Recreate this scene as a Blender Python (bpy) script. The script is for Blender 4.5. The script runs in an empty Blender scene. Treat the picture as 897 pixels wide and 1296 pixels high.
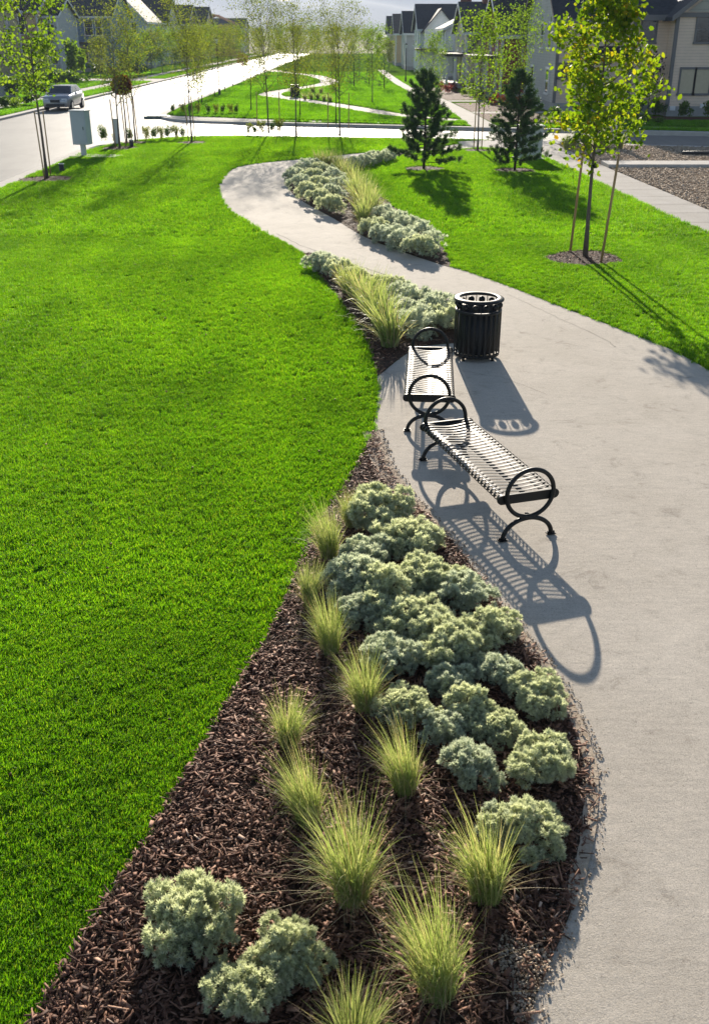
import bpy, bmesh, math, random
import numpy as np
from mathutils import Vector, Matrix
from mathutils.geometry import tessellate_polygon
R = math.radians
S = bpy.context.scene
COL = S.collection
rnd = random.Random(7)
rng = np.random.default_rng(7)

# ------------------------------------------------------------------ camera model (pixel of the photo -> point on the ground)
CAM_H, PITCH, FPX = 4.3, R(25.6), 1259.0
def at(px, py, z=0.0):
    dx, dy = (px - 448.5) / FPX, (648 - py) / FPX
    d = (dx, dy * math.sin(PITCH) + math.cos(PITCH), dy * math.cos(PITCH) - math.sin(PITCH))
    t = (z - CAM_H) / d[2]
    return Vector((d[0] * t, d[1] * t, z))
def depth_of(p):
    return p[1] * math.cos(PITCH) + (CAM_H - p[2]) * math.sin(PITCH)
def ppm(p):                                   # photo pixels per metre at a point
    return FPX / depth_of(p)
def zat(px, py, Y):                           # height seen at a pixel for an upright plane at distance Y
    dy = (648 - py) / FPX
    t = Y / (dy * math.sin(PITCH) + math.cos(PITCH))
    return CAM_H + t * (dy * math.cos(PITCH) - math.sin(PITCH))
def xat(px, Y, z=0.0):
    return (px - 448.5) / FPX * (Y * math.cos(PITCH) + (CAM_H - z) * math.sin(PITCH))

# ------------------------------------------------------------------ node helpers / materials
class NT:
    def __init__(s, name):
        s.m = bpy.data.materials.new(name); s.m.use_nodes = True
        s.t = s.m.node_tree; s.t.nodes.clear()
        s.out = s.n('ShaderNodeOutputMaterial')
    def n(s, typ, **kw):
        nd = s.t.nodes.new(typ)
        for k, v in kw.items():
            if k.startswith('i_'):
                key = k[2:]; key = int(key) if key.isdigit() else key.replace('_', ' ')
                nd.inputs[key].default_value = v
            else: setattr(nd, k, v)
        return nd
    def l(s, a, b): s.t.links.new(a, b)
    def ramp(s, fac, stops, interp='LINEAR'):
        r = s.n('ShaderNodeValToRGB'); e = r.color_ramp.elements; r.color_ramp.interpolation = interp
        while len(e) < len(stops): e.new(0.5)
        for el, (p, c) in zip(e, stops):
            el.position = p; el.color = tuple(c) + (1,) if len(c) == 3 else c
        s.l(fac, r.inputs[0]); return r.outputs[0]
    def noise(s, scale, detail=4, rough=.6, vec=None, dist=0):
        nd = s.n('ShaderNodeTexNoise'); nd.inputs['Scale'].default_value = scale
        nd.inputs['Detail'].default_value = detail; nd.inputs['Roughness'].default_value = rough
        nd.inputs['Distortion'].default_value = dist
        s.l(vec if vec is not None else s.pos(), nd.inputs['Vector']); return nd.outputs['Fac']
    def pos(s):
        if not hasattr(s, '_p'): s._p = s.n('ShaderNodeNewGeometry').outputs['Position']
        return s._p
    def obj(s):
        if not hasattr(s, '_o'): s._o = s.n('ShaderNodeTexCoord').outputs['Object']
        return s._o
    def mul(s, a, b, mode='MULTIPLY', fac=1.0):
        nd = s.n('ShaderNodeMix', data_type='RGBA', blend_type=mode); nd.inputs[0].default_value = fac
        for v, i in ((a, 6), (b, 7)):
            if isinstance(v, (tuple, list)): nd.inputs[i].default_value = tuple(v[:3]) + (1,)
            else: s.l(v, nd.inputs[i])
        return nd.outputs[2]
    def mixf(s, fac, a, b):
        nd = s.n('ShaderNodeMix', data_type='RGBA')
        s.l(fac, nd.inputs[0])
        for v, i in ((a, 6), (b, 7)):
            if isinstance(v, (tuple, list)): nd.inputs[i].default_value = tuple(v[:3]) + (1,)
            else: s.l(v, nd.inputs[i])
        return nd.outputs[2]
    def math(s, op, a, b=None):
        nd = s.n('ShaderNodeMath', operation=op)
        for v, i in ((a, 0), (b, 1)):
            if v is None: continue
            if isinstance(v, (int, float)): nd.inputs[i].default_value = v
            else: s.l(v, nd.inputs[i])
        return nd.outputs[0]
    def bump(s, h, strength=.3, dist=.02):
        b = s.n('ShaderNodeBump'); b.inputs['Strength'].default_value = strength; b.inputs['Distance'].default_value = dist
        s.l(h, b.inputs['Height']); return b.outputs[0]
    def pbr(s, col, rough=.7, metal=0, normal=None, spec=.5, coat=0):
        p = s.n('ShaderNodeBsdfPrincipled')
        if isinstance(col, (tuple, list)): p.inputs['Base Color'].default_value = tuple(col[:3]) + (1,)
        else: s.l(col, p.inputs['Base Color'])
        if isinstance(rough, (int, float)): p.inputs['Roughness'].default_value = rough
        else: s.l(rough, p.inputs['Roughness'])
        p.inputs['Metallic'].default_value = metal; p.inputs['Specular IOR Level'].default_value = spec
        p.inputs['Coat Weight'].default_value = coat
        if normal is not None: s.l(normal, p.inputs['Normal'])
        s.l(p.outputs[0], s.out.inputs[0]); s.p = p; return s.m

def simple(name, col, rough=.6, metal=0, spec=.5, var=.12, scale=6, bump=0, coat=0):
    t = NT(name); f = t.noise(scale, 5, .6)
    c = t.mul(tuple(col), t.ramp(f, [(.3, (1 - var,) * 3), (.7, (1 + var,) * 3)]))
    nm = t.bump(t.noise(scale * 8, 4), bump, .01) if bump else None
    return t.pbr(c, rough, metal, nm, spec, coat)

def leafy(name, cols, trans=.45, rough=.55, tint=True, gloss=.25, tcol=None, posvar=0, tpow=1.0):
    """two-sided foliage: diffuse + gloss, part of the light passes through the leaf"""
    t = NT(name)
    if tint:
        a = t.n('ShaderNodeAttribute', attribute_name='tint').outputs['Fac']
    else:
        a = t.n('ShaderNodeObjectInfo').outputs['Random']
    n = len(cols)
    c = t.ramp(a, [(i / max(1, n - 1), x) for i, x in enumerate(cols)])
    if posvar:
        f = t.noise(.35, 4, .6)
        mp_ = t.n('ShaderNodeMapping'); mp_.inputs['Rotation'].default_value = (0, 0, .5); mp_.inputs['Scale'].default_value = (.9, .16, 1); t.l(t.pos(), mp_.inputs[0])
        c = t.mul(c, t.ramp(t.noise(1.0, 3, .6, mp_.outputs[0]), [(.38, (.86, .88, .9)), (.62, (1.18, 1.12, 1))]))
        c = t.mul(c, t.ramp(f, [(.32, (1 - posvar, 1 - posvar, 1 - posvar)), (.68, (1 + posvar * 1.3, 1 + posvar, 1 - posvar * .4))]))
    p = t.n('ShaderNodeBsdfPrincipled'); t.l(c, p.inputs['Base Color'])
    p.inputs['Roughness'].default_value = rough; p.inputs['Specular IOR Level'].default_value = gloss
    tr = t.n('ShaderNodeBsdfTranslucent')
    t.l(t.mul(c, tcol or (1.5, 1.6, .7)), tr.inputs[0])
    mx = t.n('ShaderNodeMixShader'); mx.inputs[0].default_value = trans
    t.l(p.outputs[0], mx.inputs[1]); t.l(tr.outputs[0], mx.inputs[2]); t.l(mx.outputs[0], t.out.inputs[0])
    return t.m

M = {}
def mats():
    # pavement of the winding walk: weathered grey concrete
    t = NT('walk_concrete')
    big, mid, fine = t.noise(.5, 5, .62, dist=.6), t.noise(3.2, 6, .68, dist=.8), t.noise(95, 4, .75)
    c = t.ramp(big, [(.3, (.445, .395, .330)), (.7, (.52, .467, .398))])
    c = t.mul(c, t.ramp(mid, [(.30, (.74, .73, .72)), (.42, (.97, .97, .97)), (.75, (1.06, 1.06, 1.06))]))
    c = t.mul(c, t.ramp(fine, [(.25, (.62, .62, .62)), (.5, (1, 1, 1)), (.75, (1.22, 1.22, 1.22))]))
    sp = t.n('ShaderNodeTexVoronoi', i_Scale=16.0); t.l(t.pos(), sp.inputs['Vector'])
    spm = t.ramp(sp.outputs['Distance'], [(.05, (.55, .55, .55)), (.13, (1, 1, 1))])
    c = t.mul(c, spm, fac=.8)
    st = t.noise(1.1, 7, .75, dist=1.5)
    c = t.mul(c, t.ramp(st, [(.59, (1, 1, 1)), (.70, (.86, .85, .84))]))
    vn = t.n('ShaderNodeMapping'); vn.inputs['Scale'].default_value = (1.4, 9, 1); t.l(t.pos(), vn.inputs[0])
    c = t.mul(c, t.ramp(t.noise(3, 5, .7, vn.outputs[0]), [(.3, (.9, .9, .9)), (.6, (1.04, 1.04, 1.04))]))
    h = t.math('ADD', t.noise(120, 3, .8), t.math('MULTIPLY', t.noise(9, 4, .6), 1.2))
    M['walk'] = t.pbr(c, .88, 0, t.bump(h, .6, .006), .14)
    # sidewalk / kerb concrete
    t = NT('sidewalk_concrete')
    c = t.ramp(t.noise(1.2, 6, .65), [(.3, (.38, .35, .31)), (.7, (.47, .44, .40))])
    c = t.mul(c, t.ramp(t.noise(60, 3, .7), [(.3, (.82,) * 3), (.7, (1.1,) * 3)]))
    M['side'] = t.pbr(c, .9, 0, t.bump(t.noise(90, 3), .3, .004), .08)
    t = NT('kerb_concrete')
    c = t.ramp(t.noise(2.2, 6, .65), [(.3, (.42, .39, .35)), (.7, (.54, .51, .47))])
    M['kerb'] = t.pbr(c, .9, 0, t.bump(t.noise(70, 3), .3, .004), .1)
    # asphalt, worn pale
    t = NT('road_asphalt')
    mp = t.n('ShaderNodeMapping'); mp.inputs['Scale'].default_value = (.9, .12, 1); t.l(t.pos(), mp.inputs[0])
    c = t.ramp(t.noise(.8, 6, .7, mp.outputs[0]), [(.3, (.125, .118, .108)), (.7, (.185, .176, .162))])
    c = t.mul(c, t.ramp(t.noise(30, 4, .8), [(.3, (.8,) * 3), (.7, (1.15,) * 3)]))
    c = t.mul(c, t.ramp(t.noise(.22, 5, .7), [(.42, (.86,) * 3), (.5, (1.05,) * 3)]))
    M['road'] = t.pbr(c, .58, 0, t.bump(t.noise(40, 3), .35, .01), .22)
    # turf soil under the blades
    t = NT('lawn_turf')
    f = t.noise(.35, 4, .6)
    c = t.ramp(t.noise(60, 4, .8), [(.3, (.034, .085, .008)), (.6, (.065, .155, .014)), (.8, (.10, .20, .02))])
    c = t.mul(c, t.ramp(f, [(.35, (.85,) * 3), (.65, (1.25, 1.15, .9))]))
    M['turf'] = t.pbr(c, 1.0, 0, t.bump(t.noise(45, 4, .8), .5, .03), .0)
    t = NT('far_lawn')
    c = t.ramp(t.noise(5, 6, .8), [(.3, (.075, .165, .012)), (.7, (.12, .235, .018))])
    c = t.mul(c, t.ramp(t.noise(.12, 4, .6), [(.35, (.82,) * 3), (.65, (1.2, 1.12, .9))]))
    M['farlawn'] = t.pbr(c, 1.0, 0, t.bump(t.noise(25, 4, .8), 1.0, .06), .0)
    # mulch
    t = NT('bark_mulch')
    c = t.ramp(t.noise(38, 6, .8, dist=.5), [(.28, (.016, .009, .006)), (.5, (.07, .040, .026)), (.7, (.15, .09, .058))])
    M['mulch'] = t.pbr(c, .9, 0, t.bump(t.noise(50, 5, .8), 1.0, .04), .2)
    t = NT('red_mulch')
    c = t.ramp(t.noise(9, 6, .8), [(.3, (.06, .026, .014)), (.7, (.17, .085, .05))])
    M['redmulch'] = t.pbr(c, .9, 0, t.bump(t.noise(30, 5, .8), 1.0, .05), .2)
    t = NT('bark_chip'); a = t.n('ShaderNodeAttribute', attribute_name='tint').outputs['Fac']
    c = t.ramp(a, [(0, (.045, .018, .010)), (.3, (.14, .064, .038)), (.6, (.26, .130, .080)), (.82, (.40, .24, .16)), (1, (.62, .50, .40))])
    g = t.n('ShaderNodeMapping'); g.inputs['Scale'].default_value = (60, 60, 60); t.l(t.pos(), g.inputs[0])
    M['chip'] = t.pbr(t.mul(c, t.ramp(t.noise(2, 3, .7, g.outputs[0]), [(.3, (.7,) * 3), (.7, (1.25,) * 3)])), .75, 0, None, .35)
    # soil crumbs at the walk's edge
    t = NT('dry_soil')
    c = t.ramp(t.noise(22, 6, .75), [(.3, (.34, .265, .19)), (.7, (.56, .47, .37))])
    M['soil'] = t.pbr(c, .95, 0, t.bump(t.noise(70, 5, .8), .5, .008), .05)
    t = NT('soil_crumb'); a = t.n('ShaderNodeAttribute', attribute_name='tint').outputs['Fac']
    M['crumb'] = t.pbr(t.ramp(a, [(0, (.24, .175, .12)), (.5, (.46, .375, .285)), (1, (.60, .52, .43))]), .9, 0, None, .2)
    # gravel
    t = NT('gravel_bed')
    c = t.ramp(t.noise(7, 6, .8), [(.3, (.31, .24, .17)), (.7, (.52, .42, .31))])
    M['gravel'] = t.pbr(c, .9, 0, t.bump(t.noise(14, 5, .8), 1.0, .08), .2)
    t = NT('gravel_stone'); a = t.n('ShaderNodeAttribute', attribute_name='tint').outputs['Fac']
    M['stone'] = t.pbr(t.ramp(a, [(0, (.26, .195, .14)), (.5, (.48, .375, .27)), (1, (.66, .55, .43))]), .85, 0, None, .3)
    # metals / paints
    t = NT('black_coated_steel')
    c = t.ramp(t.noise(25, 4), [(.3, (.006, .0065, .0065)), (.7, (.010, .0105, .0105))])
    M['black'] = t.pbr(c, t.math('ADD', t.math('MULTIPLY', t.noise(40, 3), .12), .42), 0, t.bump(t.noise(300, 2), .08, .001), .34, .0)
    M['liner'] = simple('black_plastic', (.008, .008, .009), .5, bump=.05)
    t = NT('stake_wood')
    mp = t.n('ShaderNodeMapping'); mp.inputs['Scale'].default_value = (30, 30, 2); t.l(t.obj(), mp.inputs[0])
    c = t.ramp(t.noise(2, 5, .7, mp.outputs[0]), [(.3, (.34, .20, .085)), (.7, (.52, .33, .15))])
    M['stake'] = t.pbr(c, .75)
    t = NT('grey_bark')
    mp = t.n('ShaderNodeMapping'); mp.inputs['Scale'].default_value = (22, 22, 5); t.l(t.obj(), mp.inputs[0])
    f = t.noise(2, 6, .75, mp.outputs[0])
    c = t.ramp(f, [(.3, (.075, .058, .045)), (.7, (.20, .165, .135))])
    M['bark'] = t.pbr(c, .85, 0, t.bump(f, .6, .02))
    M['twig'] = simple('dark_twig', (.055, .038, .028), .85, scale=20)
    M['sagewood'] = simple('sage_stem', (.17, .13, .09), .85, scale=20)
    M['cabinet'] = simple('grey_green_cabinet_paint', (.44, .49, .50), .45, var=.05, scale=2)
    M['cabinet2'] = simple('pale_grey_cabinet_paint', (.50, .52, .52), .5, var=.05, scale=2)
    M['pipe'] = simple('black_pipe_plastic', (.02, .02, .02), .5)
    M['post'] = simple('white_post_paint', (.62, .58, .52), .6, var=.06, scale=3)
    M['teal'] = simple('teal_marker_plastic', (.20, .36, .33), .5, var=.05)
    M['lampglass'] = simple('frosted_lamp_glass', (.75, .74, .70), .25, var=.03)
    M['iron'] = simple('drain_iron', (.10, .14, .13), .5, metal=.4)
    # foliage
    M['blade'] = leafy('lawn_blade', [(.042, .140, .008), (.090, .245, .012), (.155, .33, .018), (.27, .34, .06)], .55, .5, True, .22, (1.75, 1.75, .5), .22)
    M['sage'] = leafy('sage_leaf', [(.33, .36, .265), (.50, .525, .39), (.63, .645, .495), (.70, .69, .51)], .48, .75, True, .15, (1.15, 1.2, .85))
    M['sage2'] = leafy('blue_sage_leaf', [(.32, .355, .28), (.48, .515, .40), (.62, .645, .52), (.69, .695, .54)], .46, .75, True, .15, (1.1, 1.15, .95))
    M['tuft'] = leafy('ornamental_grass_blade', [(.15, .22, .055), (.27, .35, .11), (.40, .45, .19), (.54, .49, .29), (.46, .33, .18)], .45, .5, True, .3, (1.35, 1.35, .8))
    M['straw'] = leafy('straw_blade', [(.40, .31, .18), (.55, .46, .30)], .35, .6, True, .25, (1.2, 1.15, .8))
    M['maple'] = leafy('maple_leaf', [(.055, .12, .008), (.11, .20, .011), (.18, .265, .014), (.27, .30, .018), (.32, .19, .018)], .55, .6, True, .15, (1.7, 1.6, .5))
    M['green'] = leafy('young_tree_leaf', [(.065, .13, .014), (.14, .225, .022), (.22, .29, .038)], .55, .7, True, .12, (1.6, 1.6, .55))
    M['olive'] = leafy('birch_leaf', [(.065, .10, .018), (.125, .165, .030), (.20, .225, .05), (.24, .21, .06)], .5, .75, True, .08, (1.5, 1.5, .6))
    M['pine'] = leafy('pine_needle', [(.040, .085, .034), (.080, .14, .060), (.13, .19, .085)], .36, .6, True, .2, (1.3, 1.4, .7))
    M['bush'] = leafy('bush_leaf', [(.035, .085, .012), (.08, .15, .02), (.14, .20, .03)], .42, .55, True, .25, (1.5, 1.5, .6))
    M['rust'] = leafy('rust_leaf', [(.10, .035, .014), (.19, .07, .025), (.26, .12, .05)], .35, .7, True, .2, (1.3, 1.0, .7))
    M['redbush'] = leafy('red_shrub_leaf', [(.10, .018, .012), (.20, .045, .025), (.24, .11, .04)], .4, .6, True, .25, (1.4, .9, .7))
    M['plum'] = leafy('dark_plum_leaf', [(.028, .010, .012), (.055, .018, .018)], .3, .5, True, .3, (1.3, .9, .8))
    # houses
    M['glass'] = (lambda t: t.pbr(t.ramp(t.noise(.9, 3), [(.35, (.012, .016, .02)), (.7, (.05, .06, .07))]), .06, 0, None, .8))(NT('window_glass'))
    M['blind'] = simple('cream_blind', (.50, .43, .30), .6, var=.06)
    M['white'] = simple('white_trim_paint', (.70, .70, .70), .5, var=.04, scale=3)
    M['greytrim'] = simple('grey_trim_paint', (.15, .145, .145), .55, var=.05, scale=3)
    M['darktrim'] = simple('dark_trim_paint', (.06, .045, .04), .55, var=.06)
    M['foundation'] = simple('foundation_concrete', (.34, .33, .32), .8, var=.1, scale=3)
    M['brick'] = simple('chimney_brick', (.17, .065, .045), .85, var=.2, scale=4)
    M['door'] = simple('dark_door', (.03, .03, .035), .4)
    M['lumber'] = simple('framing_lumber', (.36, .20, .12), .8, var=.2, scale=2)
    M['sheathing'] = simple('sheathing_board', (.33, .16, .09), .8, var=.15, scale=1)
    t = NT('car_paint'); M['carpaint'] = t.pbr((.30, .31, .33), .28, .5, None, .5, .5)
    M['tyre'] = simple('tyre_rubber', (.018, .018, .018), .8)
    M['rim'] = simple('alloy_rim', (.5, .5, .5), .3, metal=.8, var=.03)
    M['carglass'] = (lambda t: t.pbr((.012, .014, .016), .05, 0, None, .8))(NT('car_glass'))
    M['headlight'] = (lambda t: t.pbr((.7, .7, .72), .1, 0, None, .7))(NT('headlight_lens'))
    M['tail'] = simple('tail_light_lens', (.3, .02, .02), .2)
    for nm, c in dict(r=(.035, .034, .036), b=(.028, .031, .038), w=(.10, .075, .055), d=(.018, .018, .02)).items():
        t = NT('roof_shingle_' + {'r': 'charcoal', 'b': 'slate', 'w': 'weathered', 'd': 'black'}[nm])
        br = t.n('ShaderNodeTexBrick'); br.inputs['Scale'].default_value = 3.0
        br.inputs['Color1'].default_value = tuple(x * .8 for x in c) + (1,); br.inputs['Color2'].default_value = tuple(x * 1.35 for x in c) + (1,)
        br.inputs['Mortar'].default_value = tuple(x * .5 for x in c) + (1,); br.inputs['Mortar Size'].default_value = .012
        t.l(t.obj(), br.inputs['Vector'])
        M['roof_' + nm] = t.pbr(t.mul(br.outputs[0], t.ramp(t.noise(2, 5, .7), [(.3, (.8,) * 3), (.7, (1.2,) * 3)])), .8, 0, None, .3)
def siding(name, col, board=.16):
    t = NT(name)
    sx = t.n('ShaderNodeSeparateXYZ'); t.l(t.pos(), sx.inputs[0])
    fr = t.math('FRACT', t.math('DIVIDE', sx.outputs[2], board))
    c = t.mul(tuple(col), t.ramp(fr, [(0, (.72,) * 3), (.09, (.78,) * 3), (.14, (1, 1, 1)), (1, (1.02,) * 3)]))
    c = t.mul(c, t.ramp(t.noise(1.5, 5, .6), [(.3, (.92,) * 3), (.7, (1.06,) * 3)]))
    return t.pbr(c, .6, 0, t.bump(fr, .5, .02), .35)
mats()

# ------------------------------------------------------------------ mesh helpers
def mesh_np(name, V, F, mat, tint=None, smooth=False):
    V = np.asarray(V, dtype=np.float32).reshape(-1, 3)
    me = bpy.data.meshes.new(name)
    if isinstance(F, np.ndarray):
        F = F.astype(np.int32); k = F.shape[1]
        me.vertices.add(len(V)); me.vertices.foreach_set('co', V.ravel())
        me.loops.add(F.size); me.loops.foreach_set('vertex_index', F.ravel())
        me.polygons.add(len(F)); me.polygons.foreach_set('loop_start', np.arange(len(F), dtype=np.int32) * k)
        me.update(calc_edges=True)
    else:
        me.from_pydata(V.tolist(), [], F); me.update()
    if tint is not None:
        a = me.color_attributes.new('tint', 'FLOAT_COLOR', 'POINT')
        c = np.ones((len(V), 4), dtype=np.float32); c[:, :3] = np.asarray(tint, dtype=np.float32).reshape(-1, 1)
        a.data.foreach_set('color', c.ravel())
    for mm in (mat if isinstance(mat, (list, tuple)) else [mat]): me.materials.append(mm)
    if smooth: me.polygons.foreach_set('use_smooth', np.ones(len(me.polygons), dtype=bool))
    return me

class MB:
    """collects simple solids into one mesh"""
    def __init__(s): s.v = []; s.f = []; s.sm = []
    def add(s, vs, fs, smooth=False):
        o = len(s.v); s.v += [tuple(v) for v in vs]; s.f += [tuple(i + o for i in f) for f in fs]; s.sm += [smooth] * len(fs); return s
    def box(s, c, d, rz=0, tilt=None):
        hx, hy, hz = d[0] / 2, d[1] / 2, d[2] / 2
        vs = [Vector((x, y, z)) for x in (-hx, hx) for y in (-hy, hy) for z in (-hz, hz)]
        m = Matrix.Rotation(rz, 3, 'Z')
        if tilt is not None: m = m @ tilt
        vs = [m @ v + Vector(c) for v in vs]
        return s.add(vs, [(0, 1, 3, 2), (4, 6, 7, 5), (0, 4, 5, 1), (2, 3, 7, 6), (0, 2, 6, 4), (1, 5, 7, 3)])
    def box2(s, a, b): return s.box([(a[i] + b[i]) / 2 for i in range(3)], [abs(b[i] - a[i]) for i in range(3)])
    def tube(s, pts, rad, n=8, closed=False, caps=True):
        pts = [Vector(p) for p in pts]; k = len(pts)
        if isinstance(rad, (int, float)): rad = [rad] * k
        rings = []; prev = None
        for i, p in enumerate(pts):
            if closed: d = pts[(i + 1) % k] - pts[i - 1]
            else: d = pts[min(i + 1, k - 1)] - pts[max(i - 1, 0)]
            d.normalize()
            if prev is None:
                u = d.cross(Vector((0, 0, 1)));
                if u.length < 1e-3: u = d.cross(Vector((1, 0, 0)))
            else: u = prev - d * prev.dot(d)
            u.normalize(); w = d.cross(u); prev = u
            rings.append([p + (u * math.cos(2 * math.pi * j / n) + w * math.sin(2 * math.pi * j / n)) * rad[i] for j in range(n)])
        vs = [v for r in rings for v in r]; fs = []
        for i in range(k if closed else k - 1):
            a, b = i * n, ((i + 1) % k) * n
            for j in range(n): fs.append((a + j, a + (j + 1) % n, b + (j + 1) % n, b + j))
        o = len(fs)
        s.add(vs, fs, True)
        if caps and not closed:
            base = len(s.v) - len(vs)
            s.f.append(tuple(base + j for j in reversed(range(n)))); s.sm.append(False)
            s.f.append(tuple(base + (k - 1) * n + j for j in range(n))); s.sm.append(False)
        return s
    def lathe(s, prof, n=24, c=(0, 0, 0), caps=True):
        vs = []; fs = []
        for r, z in prof:
            for j in range(n):
                a = 2 * math.pi * j / n; vs.append((c[0] + r * math.cos(a), c[1] + r * math.sin(a), c[2] + z))
        for i in range(len(prof) - 1):
            for j in range(n): fs.append((i * n + j, i * n + (j + 1) % n, (i + 1) * n + (j + 1) % n, (i + 1) * n + j))
        s.add(vs, fs, True)
        return s
    def disc(s, c, r, axis, th, n=14):
        ax = Vector(axis).normalized(); return s.tube([Vector(c) - ax * th / 2, Vector(c) + ax * th / 2], r, n)
    def prism(s, poly, a, b, axis='z'):
        """closed outline swept from a to b along an axis"""
        n = len(poly)
        def P(u, v, w): return {'z': (u, v, w), 'y': (u, w, v), 'x': (w, u, v)}[axis]
        vs = [P(u, v, a) for u, v in poly] + [P(u, v, b) for u, v in poly]
        fs = [tuple(range(n))[::-1], tuple(range(n, 2 * n))] + [(i, (i + 1) % n, n + (i + 1) % n, n + i) for i in range(n)]
        return s.add(vs, fs)
    def mesh(s, name, mat, recalc=True):
        me = bpy.data.meshes.new(name); me.from_pydata(s.v, [], s.f); me.materials.append(mat)
        me.polygons.foreach_set('use_smooth', s.sm); me.update()
        if recalc:
            bm = bmesh.new(); bm.from_mesh(me); bmesh.ops.recalc_face_normals(bm, faces=bm.faces); bm.to_mesh(me); bm.free()
        return me
    def build(s, name, mat, parent=None, bevel=0):
        o = link(name, s.mesh(name, mat), parent)
        if bevel:
            b = o.modifiers.new('Bevel', 'BEVEL'); b.width = bevel; b.segments = 2; b.limit_method = 'ANGLE'; b.angle_limit = R(40)
        return o
def link(name, data, parent=None, loc=None):
    o = bpy.data.objects.new(name, data); COL.objects.link(o)
    if parent is not None: o.parent = parent
    if loc is not None: o.location = loc
    return o
def tag(o, label, cat, group=None, kind=None):
    o['label'] = label; o['category'] = cat
    if group: o['group'] = group
    if kind: o['kind'] = kind
    return o
def thing(name, label, cat, loc=(0, 0, 0), rz=0, group=None):
    o = link(name, None, None, loc); o.rotation_euler = (0, 0, rz); o.empty_display_size = .2
    return tag(o, label, cat, group)
def struct(o, kind='structure'):
    o['kind'] = kind; return o
def copy_thing(src, loc, rz=None, label=None, group=None, scale=None):
    c = src.copy(); COL.objects.link(c); c.location = loc
    if rz is not None: c.rotation_euler = (0, 0, rz)
    if label: c['label'] = label
    if group: c['group'] = group
    if scale is not None: c.scale = scale if isinstance(scale, (tuple, list)) else (scale,) * 3
    for ch in src.children:
        d = ch.copy(); COL.objects.link(d); d.parent = c
        for g in ch.children:
            e = g.copy(); COL.objects.link(e); e.parent = d
    return c

def smooth_curve(pts, sub=6):
    out = []; n = len(pts)
    for i in range(n - 1):
        p0, p1, p2, p3 = (pts[max(i - 1, 0)], pts[i], pts[i + 1], pts[min(i + 2, n - 1)])
        for k in range(sub):
            t = k / sub
            out.append(tuple(.5 * ((2 * p1[j]) + (-p0[j] + p2[j]) * t + (2 * p0[j] - 5 * p1[j] + 4 * p2[j] - p3[j]) * t * t + (-p0[j] + 3 * p1[j] - 3 * p2[j] + p3[j]) * t ** 3) for j in range(2)))
    out.append(tuple(pts[-1])); return out
def g(pxs): return [tuple(at(x, y))[:2] for x, y in pxs]
def slab(name, poly, top, bottom, mat):
    """flat-topped polygon with a skirt"""
    q = []
    for p in poly:
        if not q or math.hypot(p[0] - q[-1][0], p[1] - q[-1][1]) > 1e-3: q.append((p[0], p[1]))
    if math.hypot(q[0][0] - q[-1][0], q[0][1] - q[-1][1]) < 1e-3: q.pop()
    if sum(a[0] * b[1] - b[0] * a[1] for a, b in zip(q, q[1:] + q[:1])) < 0: q.reverse()
    n = len(q); V = [(x, y, top) for x, y in q]; F = []
    for t in tessellate_polygon([[Vector(v) for v in V]]):
        a, b, c = (Vector(V[i]) for i in t)
        F.append(tuple(t) if (b - a).cross(c - a).z > 0 else tuple(reversed(t)))
    if bottom is not None:
        V += [(x, y, bottom) for x, y in q]
        F += [(i, n + i, n + (i + 1) % n, (i + 1) % n) for i in range(n)]
    me = bpy.data.meshes.new(name); me.from_pydata(V, [], F); me.update(); me.materials.append(mat)
    return struct(link(name, me))
def ribbon(name, A, B, top, bottom, mat):
    """a kerb or edge strip between two matching lines"""
    K = [i for i in range(len(A)) if i == 0 or math.hypot(A[i][0] - A[i - 1][0], A[i][1] - A[i - 1][1]) > 1e-3]
    A, B = [A[i] for i in K], [B[i] for i in K]; n = len(A)
    V = [(x, y, top) for x, y in A] + [(x, y, top) for x, y in B]; F = []
    for i in range(n - 1): F.append((i, i + 1, n + i + 1, n + i))
    if bottom is not None:
        V += [(x, y, bottom) for x, y in A] + [(x, y, bottom) for x, y in B]
        for i in range(n - 1): F += [(2 * n + i, 2 * n + i + 1, i + 1, i), (n + i, n + i + 1, 3 * n + i + 1, 3 * n + i)]
        F += [(0, n, 3 * n, 2 * n), (n - 1, 3 * n - 1, 4 * n - 1, 2 * n - 1)] if False else []
    me = bpy.data.meshes.new(name); me.from_pydata(V, [], F); me.update()
    bm = bmesh.new(); bm.from_mesh(me); bmesh.ops.recalc_face_normals(bm, faces=bm.faces)
    if sum(f.normal.z for f in bm.faces) < 0: bmesh.ops.reverse_faces(bm, faces=bm.faces)
    bm.to_mesh(me); bm.free(); me.materials.append(mat)
    return struct(link(name, me))
def inside(P, poly):
    x, y = P[:, 0], P[:, 1]; r = np.zeros(len(P), bool); n = len(poly)
    for i in range(n):
        (x1, y1), (x2, y2) = poly[i], poly[(i + 1) % n]
        if y1 == y2: continue
        c = ((y1 > y) != (y2 > y)) & (x < (x2 - x1) * (y - y1) / (y2 - y1) + x1)
        r ^= c
    return r
def scatter(poly, dens, y0=None, y1=None, x0=None, x1=None):
    a = np.array(poly); lo, hi = a.min(0).copy(), a.max(0).copy()
    if y0 is not None: lo[1] = max(lo[1], y0)
    if y1 is not None: hi[1] = min(hi[1], y1)
    if x0 is not None: lo[0] = max(lo[0], x0)
    if x1 is not None: hi[0] = min(hi[0], x1)
    if hi[0] <= lo[0] or hi[1] <= lo[1]: return np.zeros((0, 2))
    n = int((hi[0] - lo[0]) * (hi[1] - lo[1]) * dens)
    P = rng.random((n, 2)) * (hi - lo) + lo
    return P[inside(P, poly)]

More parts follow.
